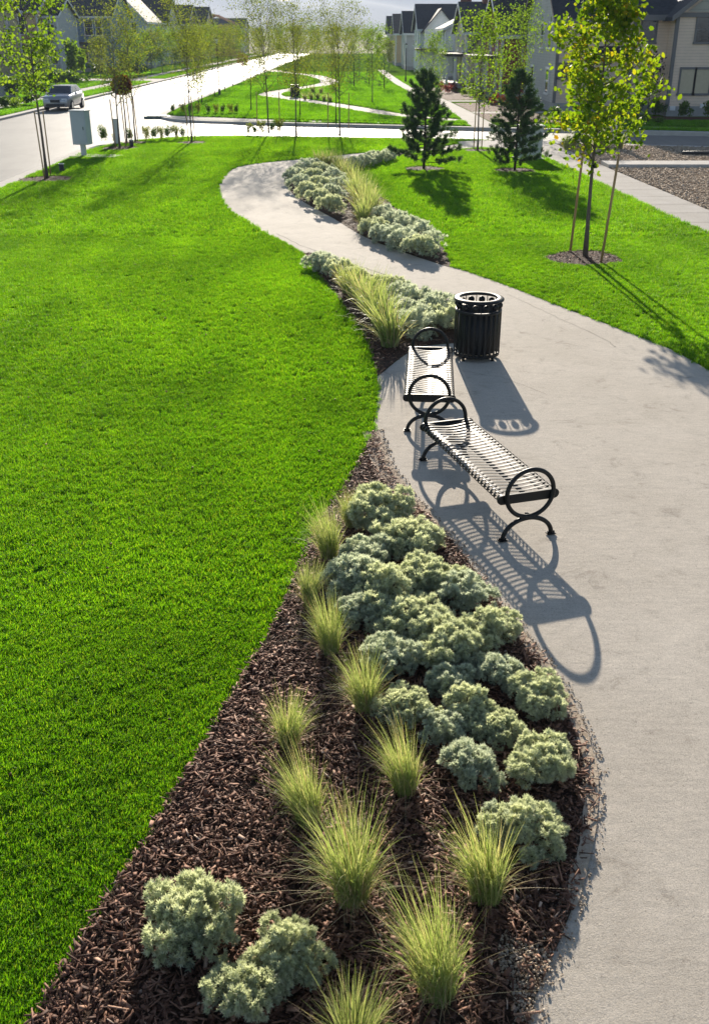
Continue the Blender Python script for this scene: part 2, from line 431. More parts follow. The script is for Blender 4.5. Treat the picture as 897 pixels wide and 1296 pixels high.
# ------------------------------------------------------------------ outlines on the ground
lawn_edge = smooth_curve(g([(384, 321), (400, 345), (425, 375), (446, 402), (462, 430), (473, 460), (478, 488), (476, 520), (468, 555), (450, 590),
                            (430, 622), (405, 660), (382, 707), (362, 752), (340, 800), (312, 848), (286, 890), (262, 932), (235, 977), (205, 1026),
                            (175, 1076), (143, 1126), (110, 1176), (75, 1232), (40, 1296)]) + [(-1.72, 2.75), (-1.95, 2.1), (-2.2, 1.2), (-2.6, -.5)], 5)
bed_walk_edge = smooth_curve(g([(474, 545), (480, 562), (491, 590), (515, 625), (545, 657), (577, 692), (612, 738), (652, 792), (692, 842), (722, 892),
                                (742, 940), (752, 985), (750, 1040), (741, 1090), (727, 1140), (708, 1190), (690, 1235), (668, 1296)]) + [(.72, 2.7), (.62, 2.1), (.5, 1.2), (.35, -.5)], 5)
i0 = min(range(len(lawn_edge)), key=lambda i: (Vector(lawn_edge[i]) - Vector(bed_walk_edge[0])).length)
bed1 = lawn_edge[i0:] + bed_walk_edge[::-1]
walk_left_upper = smooth_curve(g([(660, 178), (600, 180), (540, 188), (470, 193), (435, 196), (391, 201), (344, 205), (307, 210), (288, 219), (280, 229),
                                  (277, 240), (279, 250), (292, 267), (325, 289), (358, 306), (384, 321)]), 6)
bed2_walk = smooth_curve(g([(384, 321), (400, 322), (428, 339), (476, 350), (527, 369), (564, 380), (580, 396), (582, 430), (560, 436), (530, 440), (505, 455), (482, 474)]), 5)
i2 = min(range(len(lawn_edge)), key=lambda i: (Vector(lawn_edge[i]) - Vector(bed2_walk[-1])).length)
bed2 = bed2_walk + lawn_edge[:i2 + 1][::-1]
walk_right = smooth_curve(g([(571, 338), (600, 347), (660, 369), (713, 390), (766, 410), (818, 430), (855, 446), (897, 470), (960, 512)]) + [(6.2, 10.2), (7.2, 7.5), (7.8, 4), (8, -.5)], 6)
bed3_walk = smooth_curve(g([(505, 190), (470, 196), (440, 200), (415, 206), (385, 212), (366, 222), (363, 236), (380, 253), (424, 278), (461, 300), (509, 319), (560, 336), (571, 338)]), 5)
bed3_lawn = smooth_curve(g([(571, 338), (566, 322), (552, 304), (528, 281), (500, 262), (475, 243), (455, 225), (447, 212), (455, 207), (480, 203), (510, 197), (505, 190)]), 5)
bed3 = bed3_walk + bed3_lawn[1:-1]
lawn_r_top = smooth_curve(g([(505, 190), (545, 192), (600, 188), (640, 186), (672, 190)]), 4)
walk = walk_left_upper + bed2_walk[1:-1] + [lawn_edge[i] for i in range(i2, i0)] + bed_walk_edge + [(8, -.5)] + walk_right[::-1][1:] + bed3_walk[::-1][1:] + lawn_r_top[1:] + g([(690, 182)])
LX, KX = -11.0, -11.45
near_top = [(-5.4, 50.0), (2.3, 48.75), (5.5, 48.2), (8.4, 47.3)]
block = [(LX, -1), (LX, 40)] + smooth_curve([(LX, 40), (-10.9, 44.5), (-9.9, 47.6), (-8, 49.4), (-5.4, 50.0)], 5)[1:] + near_top[1:] + [(7.3, 43.2), (7.75, 36.6), (8.0, 31.7), (8.25, 27.8), (8.5, 24.3), (9.3, 10), (9.8, -1)]
side_r = [(7.3, 43.4), (7.75, 36.6), (8.0, 31.7), (8.25, 27.8), (8.5, 24.3), (9.3, 10), (9.8, -1), (11.2, -1), (10.8, 10), (9.95, 24.3), (9.65, 27.9), (9.35, 33.3), (9.05, 38.5), (8.9, 41), (8.8, 47.2), (7.5, 47.6), (5.9, 48.05), (4.6, 47.4), (4.5, 45.7), (5.6, 44.5)]

# ------------------------------------------------------------------ the setting
def setting():
    # open country out to the horizon
    n = 64; bm = bmesh.new()
    vs = [bm.verts.new((4700 * math.cos(2 * math.pi * i / n), 4700 * math.sin(2 * math.pi * i / n), -.30)) for i in range(n)]
    bm.faces.new(vs); me = bpy.data.meshes.new('ground'); bm.to_mesh(me); bm.free()
    t = NT('valley_ground')
    c = t.ramp(t.noise(.004, 6, .7), [(.35, (.10, .11, .045)), (.55, (.22, .19, .12)), (.75, (.34, .29, .20))])
    me.materials.append(t.pbr(c, .95, 0, None, .1)); struct(link('ground', me))
    # carriageway: the long street and the cross street as one asphalt sheet
    slab('road', [(-21.2, -1), (-10.9, -1), (-10.9, 41), (-9.5, 48), (-5, 49.6), (8, 47), (30, 41.2), (30, 48.2), (6.5, 54), (-6, 57.8), (-10, 61), (-11.3, 68), (-11.3, 290), (-21.2, 290)], -.12, None, M['road'])
    # the park block
    slab('lawn', block, 0, -.28, M['turf'])
    slab('path', walk, .006, None, M['walk'])
    slab('mulch_bed', bed1, .012, None, M['mulch'])
    slab('mulch_bed', bed2, .012, None, M['mulch'])
    slab('mulch_bed', bed3, .012, None, M['mulch'])
    slab('sidewalk', side_r, .010, -.27, M['side'])
    # joints of the walk and sidewalk: narrow sawn grooves filled with dirt
    jm = simple('joint_dirt', (.20, .175, .15), .9)
    mb = MB()
    def strip(pts, w, z):
        for a, b in zip(pts, pts[1:]):
            a, b = Vector(a), Vector(b); d = (b - a).normalized(); q = Vector((-d.y, d.x)) * w / 2
            mb.add([(a.x + q.x, a.y + q.y, z), (a.x - q.x, a.y - q.y, z), (b.x - q.x, b.y - q.y, z), (b.x + q.x, b.y + q.y, z)], [(0, 1, 2, 3)])
    def wob(pts):
        return [(x + rnd.gauss(0, .012), y + rnd.gauss(0, .02)) for x, y in smooth_curve(pts, 9)]
    strip(wob(g([(350, 296), (384, 312), (440, 332), (490, 349), (545, 371), (572, 383)])), .022, .010)
    strip(wob(g([(640, 372), (700, 400), (760, 428), (778, 440)])), .007, .010)
    strip(wob(g([(585, 470), (640, 480), (690, 500)])), .006, .010)
    struct(link('path_joints', mb.mesh('path_joints', jm)))
    mb = MB()
    for y in np.arange(2, 46, 1.5):
        xl = np.interp(y, [-1, 10, 24.3, 27.8, 31.7, 36.6, 43.2, 46], [9.8, 9.3, 8.5, 8.25, 8.0, 7.75, 7.35, 7.5]); xr = np.interp(y, [-1, 10, 24.3, 27.9, 33.3, 38.5, 41, 46], [11.2, 10.8, 9.95, 9.65, 9.35, 9.05, 8.9, 8.85])
        strip([(xl + .02, y), (xr - .02, y + .05)], .025, .014)
    struct(link('sidewalk_joints', mb.mesh('sidewalk_joints', jm)))
    # kerb along the street and round the corner
    kin = [(LX, -1), (LX, 40)] + smooth_curve([(LX, 40), (-10.9, 44.5), (-9.9, 47.6), (-8, 49.4), (-5.4, 50.0)], 5)[1:] + near_top[1:3] + [(7.4, 47.75)]
    kout = []
    for i, p in enumerate(kin):
        a, b = Vector(kin[max(i - 1, 0)]), Vector(kin[min(i + 1, len(kin) - 1)]); d = (b - a).normalized()
        kout.append((p[0] - d.y * .5, p[1] + d.x * .5))
    ribbon('kerb', kin, kout, -.004, -.25, M['kerb'])
    # island with the next stretch of park
    isl = [(-11.55, 290), (-11.55, 71.7)] + smooth_curve([(-11.55, 71.7), (-11.4, 65), (-10.4, 61.8), (-8.5, 60.0), (-4, 58.6)], 5)[1:] + [(0, 57.4), (6, 55.6), (8.5, 55.0), (8.5, 290)]
    slab('lawn', isl, 0, -.28, M['farlawn'])
    kin = isl[::-1][2:-1]; kin = [(8.5, 55.0)] + kin[1:] + [(-11.55, 200)]
    kout = []
    for i, p in enumerate(kin):
        a, b = Vector(kin[max(i - 1, 0)]), Vector(kin[min(i + 1, len(kin) - 1)]); d = (b - a).normalized()
        kout.append((p[0] - d.y * .45, p[1] + d.x * .45))
    ribbon('kerb', kin, kout, .003, -.25, M['kerb'])
    # sidewalks and walk of the island
    slab('sidewalk', [(-11.4, 63.6), (-9.35, 62.6), (-6.5, 61.2), (-4.2, 60.0), (6.2, 57.3), (6.3, 56.6), (0, 58.2), (-4.2, 59.2), (-6.5, 59.4), (-9.2, 60.4), (-10.6, 61.9)], .006, None, M['side'])
    slab('sidewalk', [(6.15, 55.6), (6.1, 62), (6.0, 70), (4.75, 86.4), (3.8, 112), (3.2, 150), (4.1, 150), (4.9, 108), (6.8, 78), (7.3, 64), (7.5, 55.2)], .008, None, M['side'])
    p2 = smooth_curve([(6.0, 59.2), (2.6, 63.5), (-1, 72.5), (-4.8, 80.9), (-6.6, 85.3), (-6.3, 91.5), (-2.6, 108), (-4.6, 127), (-9, 140), (-11.5, 150)], 8)
    l, r = [], []
    for i, p in enumerate(p2):
        a, b = Vector(p2[max(i - 1, 0)]), Vector(p2[min(i + 1, len(p2) - 1)]); d = (b - a).normalized()
        w = .95; l.append((p[0] - d.y * w, p[1] + d.x * w)); r.append((p[0] + d.y * w, p[1] - d.x * w))
    ribbon('path', l, r, .004, None, M['walk']); ISLWALK.extend(l + r[::-1])
    # left side of the street: kerb, verge, sidewalk, front gardens
    slab('lawn', [(-20.8, -1), (-20.8, 290), (-60, 290), (-60, -1)], 0, -.28, M['farlawn'])
    slab('kerb', [(-20.3, -1), (-20.3, 290), (-20.8, 290), (-20.8, -1)], .003, -.25, M['kerb'])
    slab('sidewalk', [(-22.9, -1), (-22.9, 290), (-24.4, 290), (-24.4, -1)], .006, None, M['side'])
    slab('driveway', [(-20.6, 112), (-20.6, 119), (-31, 119.6), (-31, 112.4)], .010, None, M['side'])
    # right side: gravel lot, far kerb, gardens in front of the houses
    slab('gravel_lot', [(11.2, -1), (10.8, 10), (9.95, 24.3), (9.65, 27.9), (9.35, 33.3), (9.05, 38.5), (8.9, 41), (8.8, 47.0), (18, 44.6), (30, 41.6), (30, -1)], -.02, -.28, M['gravel'])
    slab('kerb', [(8.8, 47.05), (18, 44.65), (30, 41.65), (30, 41.1), (18, 44.1), (9.4, 46.35), (8.8, 46.5)], .005, -.25, M['kerb'])
    slab('driveway', [(9.1, 38.75), (13.5, 38.75), (30, 39.1), (30, 37.6), (13.5, 37.55), (9.1, 37.55)], .13, -.25, M['kerb'])
    slab('lawn', [(8.5, 55.0), (30, 49.3), (45, 45.5), (60, 60), (60, 290), (8.52, 290)], 0, -.28, M['farlawn'])
    slab('kerb', [(8.5, 55.0), (30, 49.3), (45, 45.5), (45, 45.05), (30, 48.85), (8.5, 54.55)], .003, -.25, M['kerb'])
    slab('sidewalk', [(8.6, 57.2), (30, 51.6), (45, 47.6), (45, 46.9), (30, 50.8), (8.6, 56.4)], .006, None, M['side'])
    slab('mulch_bed', [(7.5, 58.8), (7.0, 75.5), (9.4, 76), (11.8, 74), (11.9, 58.2)], .009, None, M['redmulch'])
    slab('mulch_bed', [(6.8, 79), (5.6, 98), (8.0, 98.5), (9.8, 80)], .009, None, M['redmulch'])
    slab('garden_walk', [(7.3, 65.2), (7.25, 66.6), (12.2, 66.9), (12.2, 65.5)], .014, None, M['side'])
    slab('garden_walk', [(6.85, 77.2), (6.8, 78.6), (11, 78.9), (11, 77.4)], .012, None, M['side'])
    slab('mulch_bed', [(13, 60.6), (13, 63.6), (30, 60.6), (30, 57.4)], .012, None, M['redmulch'])
    # tree rings of bark
    for px, py, rx in ((739, 327, .80), (60, 227, .85), (152, 188, .8), (536, 214, .75), (651, 216, .75), (604, 191, .6), (243, 181, .7), (172, 181, .6)):
        p = at(px, py); pts = [(p.x + rx * (1 + .10 * math.sin(3 * a + px) + .05 * math.sin(7 * a)) * math.cos(a), p.y + rx * (1 + .1 * math.sin(2 * a + py)) * math.sin(a)) for a in np.linspace(0, 2 * math.pi, 28, endpoint=False)]
        slab('tree_ring', pts, .016, None, M['mulch']); RINGS.append(pts)
    # pale foothills and the hazy range beyond the valley
    def ridge(name, Y, width, hfun, depth, mat, nx=160, ny=14):
        V = []; xs = np.linspace(-width, width, nx); ts = np.linspace(0, 1, ny)
        for t in ts:
            for x in xs: V.append((x, Y + depth * t, -.3 + hfun(x, t)))
        i = np.arange(nx - 1)[None, :] + nx * np.arange(ny - 1)[:, None]; i = i.ravel()
        struct(link(name, mesh_np(name, V, np.stack([i, i + 1, i + nx + 1, i + nx], 1), mat, smooth=True)))
    def fb(x, s):
        return sum(math.sin(x / (w) + s * k + k * k) * a for k, (w, a) in enumerate(((900, .5), (370, .27), (140, .14), (60, .08)), 1))
    t = NT('foothill'); c = t.ramp(t.noise(.01, 2, .5), [(.3, (.28, .25, .19)), (.7, (.38, .34, .27))]); fm = t.pbr(c, .95, 0, None, .1)
    ridge('hills', 1500, 3000, lambda x, t: (8.5 + 3 * fb(x, 1.3)) * math.sin(min(t * 1.6, 1) * math.pi / 2), 700, fm)
    t = NT('mountain'); c = t.ramp(t.noise(.0035, 7, .72), [(.35, (.21, .22, .22)), (.55, (.27, .265, .255)), (.75, (.36, .345, .32))]); mm = t.pbr(c, .95, 0, None, .1)
    ridge('mountains', 2700, 3600, lambda x, t: (150 + 40 * fb(x, 4.2)) * (t ** .8) * (1 + .12 * math.sin(x / 130 + 6 * t) * t + .06 * math.sin(x / 47 + 11 * t)), 1100, mm, 240, 20)
RINGS, ISLWALK = [], []
setting()
RING_DONE = True

# ------------------------------------------------------------------ scattered stuff (bark, crumbs, stones)
def chips(name, label, polys, mat, kind_shape, gap=()):
    """polys: list of (outline, per m2, min size, max size, y0, y1) -> one mesh of small tumbled pieces"""
    Vs, Ts = [], []
    for poly, dens, s0, s1, y0, y1, lift in polys:
        P = scatter(poly, dens, y0, y1)
        for h in gap:
            if len(P): P = P[~inside(P, h) | (rng.random(len(P)) < .30)]
        n = len(P)
        if not n: continue
        ln = s0 + (s1 - s0) * rng.random(n) ** 2.2
        if kind_shape == 'chip': fl = rng.random(n) < .35; w = np.where(fl, np.clip(ln * (.3 + .4 * rng.random(n)), .005, .026), np.clip(ln * (.07 + .16 * rng.random(n)), .0025, .010)); th = np.where(fl, w * .16, w * (.35 + .4 * rng.random(n))); ln = np.where(fl, ln * .8, ln * (1 + .9 * (rng.random(n) < .15)))
        else: w = ln * (.6 + .4 * rng.random(n)); th = ln * (.5 + .3 * rng.random(n))
        yaw = rng.random(n) * 2 * np.pi; pit = rng.normal(0, .38, n)
        z = .012 + lift * rng.random(n) ** 1.5
        ax = np.stack([np.cos(yaw) * np.cos(pit), np.sin(yaw) * np.cos(pit), np.sin(pit)], 1)
        si = np.stack([-np.sin(yaw), np.cos(yaw), rng.normal(0, .35, n)], 1); si /= np.linalg.norm(si, axis=1)[:, None]
        up = np.cross(ax, si); c = np.stack([P[:, 0], P[:, 1], z], 1)
        V = np.zeros((n, 8, 3)); k = 0
        for a in (-.5, .5):
            for b in (-.5, .5):
                for d in (-.5, .5):
                    tap = .55 + .45 * rng.random(n) if kind_shape == 'chip' else .65 + .35 * rng.random(n)
                    V[:, k] = c + ax * (a * ln)[:, None] + si * (b * w * tap)[:, None] + up * (d * th)[:, None]; k += 1
        Vs.append(V.reshape(-1, 3)); Ts.append(np.repeat(np.clip(rng.beta(1.6, 2.6, n), 0, 1), 8))
    V = np.concatenate(Vs); n = len(V) // 8
    base = np.array([(0, 1, 3, 2), (4, 6, 7, 5), (0, 4, 5, 1), (2, 3, 7, 6), (0, 2, 6, 4), (1, 5, 7, 3)])
    F = (np.arange(n)[:, None, None] * 8 + base[None]).reshape(-1, 4)
    o = link(name, mesh_np(name, V, F, mat, np.concatenate(Ts))); tag(o, label, 'mulch' if kind_shape == 'chip' else 'stones', kind='stuff'); return o

# crumbled soil washed over the pavement edge
def band(curve, w0, w1, jit):
    a, b = [], []
    for i, p in enumerate(curve):
        q, r_ = Vector(curve[max(i - 1, 0)]), Vector(curve[min(i + 1, len(curve) - 1)]); d = (r_ - q).normalized()
        nx, ny = -d.y, d.x; s = w0 * (1 + jit * rnd.uniform(-1, 1)); e = w1 * (1 + jit * rnd.uniform(-1, 1))
        a.append((p[0] + nx * s, p[1] + ny * s)); b.append((p[0] - nx * e, p[1] - ny * e))
    return a + b[::-1]
def edge(c, w0, w1, jit, z):
    o = band(c, w0, w1, jit); n = len(c); ribbon('soil_edge', o[:n], o[n:][::-1], z, None, M['soil'])
e1 = bed_walk_edge
edge(e1[1:24], .05, .16, .10, .016)
edge(e1[34:72], .02, .06, .12, .016)
sp = [tuple(at(x, y))[:2] for x, y in ((640, 1180), (668, 1192), (690, 1205), (700, 1222), (684, 1250), (672, 1292), (652, 1296), (648, 1262), (632, 1226), (630, 1196))]
sandy = band(e1[40:70], .0, .07, .3)
sp = smooth_curve(sp + [sp[0]], 4)[:-1]
chips('bark_mulch', 'dark brown shredded bark chips covering the planting beds and tree rings',
      [(bed1, 4200, .008, .085, -.4, 6.5, .04), (bed1, 2200, .010, .08, 6.5, 12, .035), (band(e1, .02, .55, .2), 14, .006, .03, None, None, .002), (bed2, 500, .02, .09, None, None, .03), (bed3, 160, .03, .10, None, None, .03)] +
      [(rg, 300 if i == 0 else 90, .03, .1, None, None, .04) for i, rg in enumerate(RINGS)], M['chip'], 'chip', [sp, sandy])
chips('soil_crumbs', 'pale dry soil crumbs along the pavement edge of the near planting bed',
      [(band(e1[:22], .10, .16, .3), 2600, .002, .018, None, None, .006), (band(e1[22:], .07, .09, .3), 4200, .002, .013, None, None, .004), (sp, 15000, .002, .015, None, None, .010), (band(e1, .12, .02, .2), 120, .002, .007, None, None, .003)], M['crumb'], 'stone')
LAWN_L = [(-8, 3.5), (-8, 22), (0, 22), (0, 12), (-.5, 8), (-1.9, 3.5)]
chips('fallen_leaves', 'tiny dry leaf scraps scattered over the turf of the left lawn', [(LAWN_L, 2.2, .008, .026, None, None, .0)], M['chip'], 'stone', [bed1, bed2, walk])
for v_ in bpy.data.objects['fallen_leaves'].data.vertices: v_.co.z += .028
bpy.data.objects['fallen_leaves']['category'] = 'leaves'
chips('gravel_stones', 'grey and tan stones covering the empty lot beside the sidewalk',
      [([(10.0, 22), (9.65, 27.9), (9.35, 33.3), (9.1, 37.5), (17, 37.5), (17, 22)], 520, .012, .065, None, None, .03), ([(9.05, 38.9), (8.9, 41), (8.9, 46.4), (18, 44.1), (18, 38.9)], 420, .012, .065, None, None, .03), ([(11, 8), (10.2, 22), (15, 22), (15, 8)], 140, .02, .10, None, None, .03)], M['stone'], 'stone')

# ------------------------------------------------------------------ lawn blades
def tuft_proto(name, nb, rad, h0, h1, w, seed):
    r = np.random.default_rng(seed)
    a = r.random(nb) * 2 * np.pi; q = rad * np.sqrt(r.random(nb))
    base = np.stack([q * np.cos(a), q * np.sin(a), np.full(nb, -.004)], 1)
    yaw = r.random(nb) * 2 * np.pi; H = h0 + (h1 - h0) * r.random(nb); lean = r.uniform(.1, .75, nb)
    out = np.stack([np.cos(yaw), np.sin(yaw), np.zeros(nb)], 1); side = np.stack([-np.sin(yaw + .5), np.cos(yaw + .5), np.zeros(nb)], 1)
    mid = base + out * (H * lean * .35)[:, None] + np.array([0, 0, 1]) * (H * .62)[:, None]
    tip = base + out * (H * lean)[:, None] + np.array([0, 0, 1]) * (H * (1 - .25 * lean))[:, None]
    ww = w * r.uniform(.7, 1.3, nb)[:, None]
    V = np.stack([base - side * ww / 2, base + side * ww / 2, mid + side * ww * .42, mid - side * ww * .42, tip, tip + side * ww * .1], 1).reshape(-1, 3)
    o = np.arange(nb)[:, None] * 6
    F = np.concatenate([o + np.array([[0, 1, 2, 3]]), o + np.array([[3, 2, 5, 4]])])
    t = np.repeat(np.clip(r.normal(.45, .22, nb), 0, 1), 6)
    return bpy.data.objects.new(name, mesh_np(name, V, F, M['blade'], t))
def instance_lawn(name, label, protos, P, sc):
    n = len(P)
    me = bpy.data.meshes.new(name); me.vertices.add(n)
    me.vertices.foreach_set('co', np.concatenate([P, np.zeros((n, 1))], 1).astype(np.float32).ravel())
    a = me.attributes.new('rot', 'FLOAT_VECTOR', 'POINT')
    rot = np.stack([rng.normal(0, .12, n), rng.normal(0, .12, n), rng.random(n) * 6.283], 1); a.data.foreach_set('vector', rot.astype(np.float32).ravel())
    a = me.attributes.new('siz', 'FLOAT', 'POINT'); a.data.foreach_set('value', sc.astype(np.float32))
    me.materials.append(M['blade'])
    o = link(name, me); tag(o, label, 'grass', kind='stuff')
    pc = bpy.data.collections.new(name + '_tufts')
    for p in protos: pc.objects.link(p)
    ng = bpy.data.node_groups.new(name, 'GeometryNodeTree')
    ng.interface.new_socket('Geometry', in_out='INPUT', socket_type='NodeSocketGeometry'); ng.interface.new_socket('Geometry', in_out='OUTPUT', socket_type='NodeSocketGeometry')
    N = ng.nodes.new; gi, go = N('NodeGroupInput'), N('NodeGroupOutput')
    ci = N('GeometryNodeCollectionInfo'); ci.inputs['Collection'].default_value = pc; ci.inputs['Separate Children'].default_value = True; ci.inputs['Reset Children'].default_value = True
    ip = N('GeometryNodeInstanceOnPoints'); ip.inputs['Pick Instance'].default_value = True
    ra = N('GeometryNodeInputNamedAttribute'); ra.data_type = 'FLOAT_VECTOR'; ra.inputs['Name'].default_value = 'rot'
    sa = N('GeometryNodeInputNamedAttribute'); sa.data_type = 'FLOAT'; sa.inputs['Name'].default_value = 'siz'
    L = ng.links.new
    e2r = N('FunctionNodeEulerToRotation')
    L(gi.outputs[0], ip.inputs['Points']); L(ci.outputs[0], ip.inputs['Instance']); L(ra.outputs[0], e2r.inputs[0]); L(e2r.outputs[0], ip.inputs['Rotation']); L(sa.outputs[0], ip.inputs['Scale'])
    L(ip.outputs[0], go.inputs[0])
    m = o.modifiers.new('Tufts', 'NODES'); m.node_group = ng
    return o
holes = [walk, bed1, bed2, bed3, side_r] + [[(x * 1, y * 1) for x, y in rg] for rg in RINGS]
def lawn_pts(dens, y0, y1, x0, x1):
    P = scatter(block, dens, y0, y1, x0, x1)
    for h in holes: P = P[~inside(P, h)]
    # keep to what the frame (with a margin) can see
    return P[np.abs(P[:, 0]) < .46 * P[:, 1] + 3.2]
near = lawn_pts(1150, -.5, 7.0, -6.2, 9); mid = lawn_pts(620, 7.0, 13, -9, 9); far = lawn_pts(330, 13, 24, -11, 9); vfar = lawn_pts(120, 24, 51, -11, 9)
S1 = [rng.uniform(.75, 1.2, len(near)), rng.uniform(.95, 1.45, len(mid)), rng.uniform(1.1, 1.8, len(far)), rng.uniform(1.6, 2.6, len(vfar))]
P_all = np.concatenate([near, mid, far, vfar])
instance_lawn('lawn_grass', 'short bright green turf of the two lawns beside the winding walk',
              [tuft_proto('tuft', 30, .044, .022, .044, .0042, i) for i in range(6)], P_all, np.concatenate(S1))
def far_pts(poly, dens, holes_):
    P = scatter(poly, dens)
    for h in holes_: P = P[~inside(P, h)]
    return P
w2 = [(-11.5, 63.7), (-9.35, 62.7), (-6.5, 61.3), (-4.2, 60.1), (6.2, 57.4), (6.3, 56.5), (0, 58.1), (-4.2, 59.1), (-6.5, 59.3), (-9.2, 60.3), (-10.8, 61.8)]
sw2 = [(6.05, 55.0), (5.9, 70), (4.65, 86.4), (3.7, 112), (3.1, 150), (20, 150), (20, 50)]
IS = [(-11.3, 71.7), (-11.1, 65.2), (-10.2, 62.1), (-8.5, 60.3), (-4, 58.9), (0, 57.7), (6.1, 55.9), (6.0, 75), (-11.3, 75)]
Pf = np.concatenate([far_pts(IS, 60, [w2, sw2, ISLWALK]), far_pts([(-11.3, 75), (6, 75), (4.5, 100), (-11.3, 100)], 30, [sw2, ISLWALK]), far_pts([(-11.3, 100), (4, 100), (3.2, 140), (-11.3, 140)], 14, [sw2, ISLWALK]),
                     far_pts([(-22.8, 56), (-20.9, 56), (-20.9, 150), (-22.8, 150)], 40, [[(-23, 111.5), (-20, 111.5), (-20, 119.5), (-23, 119.5)]]), far_pts([(-34, 65), (-24.5, 65), (-24.5, 140), (-34, 140)], 18, [[(-31, 112), (-24, 112), (-24, 119.8), (-31, 119.8)]]),
                     far_pts([(8.7, 55.2), (30, 49.6), (30, 50.6), (8.7, 56.3)], 60, []), far_pts([(11.8, 57.2), (30, 52.0), (30, 57), (13, 60.3), (11.9, 60)], 40, []), far_pts([(5.2, 98.5), (8.6, 98.5), (7, 126), (4.6, 126)], 25, [])])
instance_lawn('far_lawn_grass', 'bright green turf of the island lawn and the verges beyond the street', [tuft_proto('far_tuft', 26, .04, .026, .052, .006, 20 + i) for i in range(3)], Pf, rng.uniform(2.2, 3.4, len(Pf)))

# ------------------------------------------------------------------ planting kit
def unit(v): return v / np.maximum(np.linalg.norm(v, axis=-1, keepdims=True), 1e-9)
def diamonds(P, D, Sd, L, W):
    L, W = np.asarray(L)[:, None], np.asarray(W)[:, None]
    V = np.stack([P, P + D * L * .5 + Sd * W * .5, P + D * L, P + D * L * .5 - Sd * W * .5], 1).reshape(-1, 3)
    return V
def quads(n): return np.arange(n * 4).reshape(-1, 4)
def rand_dirs(r, n): return unit(r.normal(0, 1, (n, 3)))

def sage_mesh(seed, lobes=7, heads=16, leaves=16, mat='sage', spread=.7, flat=.75):
    """silvery mound of feathery leaf rosettes, about 1 m across before scaling"""
    r = np.random.default_rng(seed); V = []; T = []; S_ = MB(); tops = []
    for k in range(lobes):
        a = k * 2.4 + r.uniform(-.5, .5); q = .42 * spread * math.sqrt((k + .3) / lobes) * 1.25 * r.uniform(.85, 1.15)
        lr = r.uniform(.12, .23); cz = (.44 - .30 * (q / .5)) * flat + r.uniform(-.08, .11)
        c = np.array([q * math.cos(a), q * math.sin(a), max(cz, .12)])
        S_.tube([(c[0] * .1, c[1] * .1, 0), (c[0] * .6, c[1] * .6, c[2] * .5), tuple(c)], [.012, .010, .006], 5)
        for h in range(heads):
            d = unit(r.normal(0, 1, 3) + np.array([0, 0, .55]) + np.array([c[0], c[1], 0]) * 1.2)
            hc = c + d * lr * r.uniform(.55, 1.10) * np.array([1, 1, .95])
            if hc[2] < .02: hc[2] = .02 + abs(r.normal(0, .03))
            n = leaves
            D = unit(rand_dirs(r, n) * .85 + d * .8 + np.array([0, 0, .35])); Sd = unit(np.cross(D, rand_dirs(r, n)))
            P = hc + D * .008 + rand_dirs(r, n) * .022
            L = r.uniform(.045, .10, n) * (1 if leaves > 12 else 1.4); W = L * r.uniform(.16, .26, n)
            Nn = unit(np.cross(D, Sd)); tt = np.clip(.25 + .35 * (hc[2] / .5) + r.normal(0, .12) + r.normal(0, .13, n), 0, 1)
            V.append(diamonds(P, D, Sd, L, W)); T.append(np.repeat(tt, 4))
            for s in (-1, 1):
                D2 = unit(D + Sd * s * .85 + Nn * .15); V.append(diamonds(P + D * (L * .32)[:, None], D2, unit(np.cross(D2, Nn)), L * .55, W * .8)); T.append(np.repeat(tt, 4))
    V = np.concatenate(V); return mesh_np('foliage', V, quads(len(V) // 4), M[mat], np.concatenate(T)), S_.mesh('stems', M['sagewood'])

def tuft_mesh(seed, n=230, h=.55, spread=.32, lean=(0, 0), dry=.2, w=.0045):
    r = np.random.default_rng(seed)
    def blades(n, h, spread, w, wild):
        a = r.random(n) * 2 * np.pi; q = .085 * np.sqrt(r.random(n)); k = 6
        H = h * (.38 + .67 * r.random(n)); out = spread * (.1 + 1.25 * r.random(n)) * (1 + wild * r.random(n) ** 2 * 2); az = a + r.normal(0, .6, n)
        dirx = np.cos(az) * out + lean[0] * H; diry = np.sin(az) * out + lean[1] * H; droop = r.random(n) ** 2 * (.35 + wild) * H
        tw = a + np.pi / 2 + r.normal(0, .7, n); side = np.stack([np.cos(tw), np.sin(tw), np.zeros(n)], 1)
        V = np.zeros((n, k + 1, 2, 3))
        for j in range(k + 1):
            t = j / k
            c = np.stack([q * np.cos(a) + dirx * t ** 1.7, q * np.sin(a) + diry * t ** 1.7, H * (t * 1.08 - .08 * t * t) - droop * t ** 3], 1)
            c[:, 2] = np.maximum(c[:, 2], .012)
            ww = w * (1 - t ** 2.2 * .92) * (.7 + .6 * r.random(1))
            V[:, j, 0] = c - side * ww / 2; V[:, j, 1] = c + side * ww / 2
        o = np.arange(n)[:, None] * (2 * (k + 1)); F = np.concatenate([o + np.array([[2 * j, 2 * j + 1, 2 * j + 3, 2 * j + 2]]) for j in range(k)])
        return V.reshape(-1, 3), F, k
    V, F, k = blades(n, h, spread, w, .25)
    base = np.clip(r.normal(.31, .20, n), 0, 1); t = base[:, None] + np.linspace(0, .16, k + 1)[None]
    T = np.repeat(np.clip(t, 0, 1).reshape(-1), 2)
    m1 = mesh_np('blades', V, F, M['tuft'], T)
    nd = max(8, int(n * dry)); V, F, k = blades(nd, h * .72, spread * 1.25, w * .8, .7)
    m2 = mesh_np('dry_blades', V, F, M['straw'], np.repeat(r.random(nd), 2 * (k + 1)))
    return m1, m2

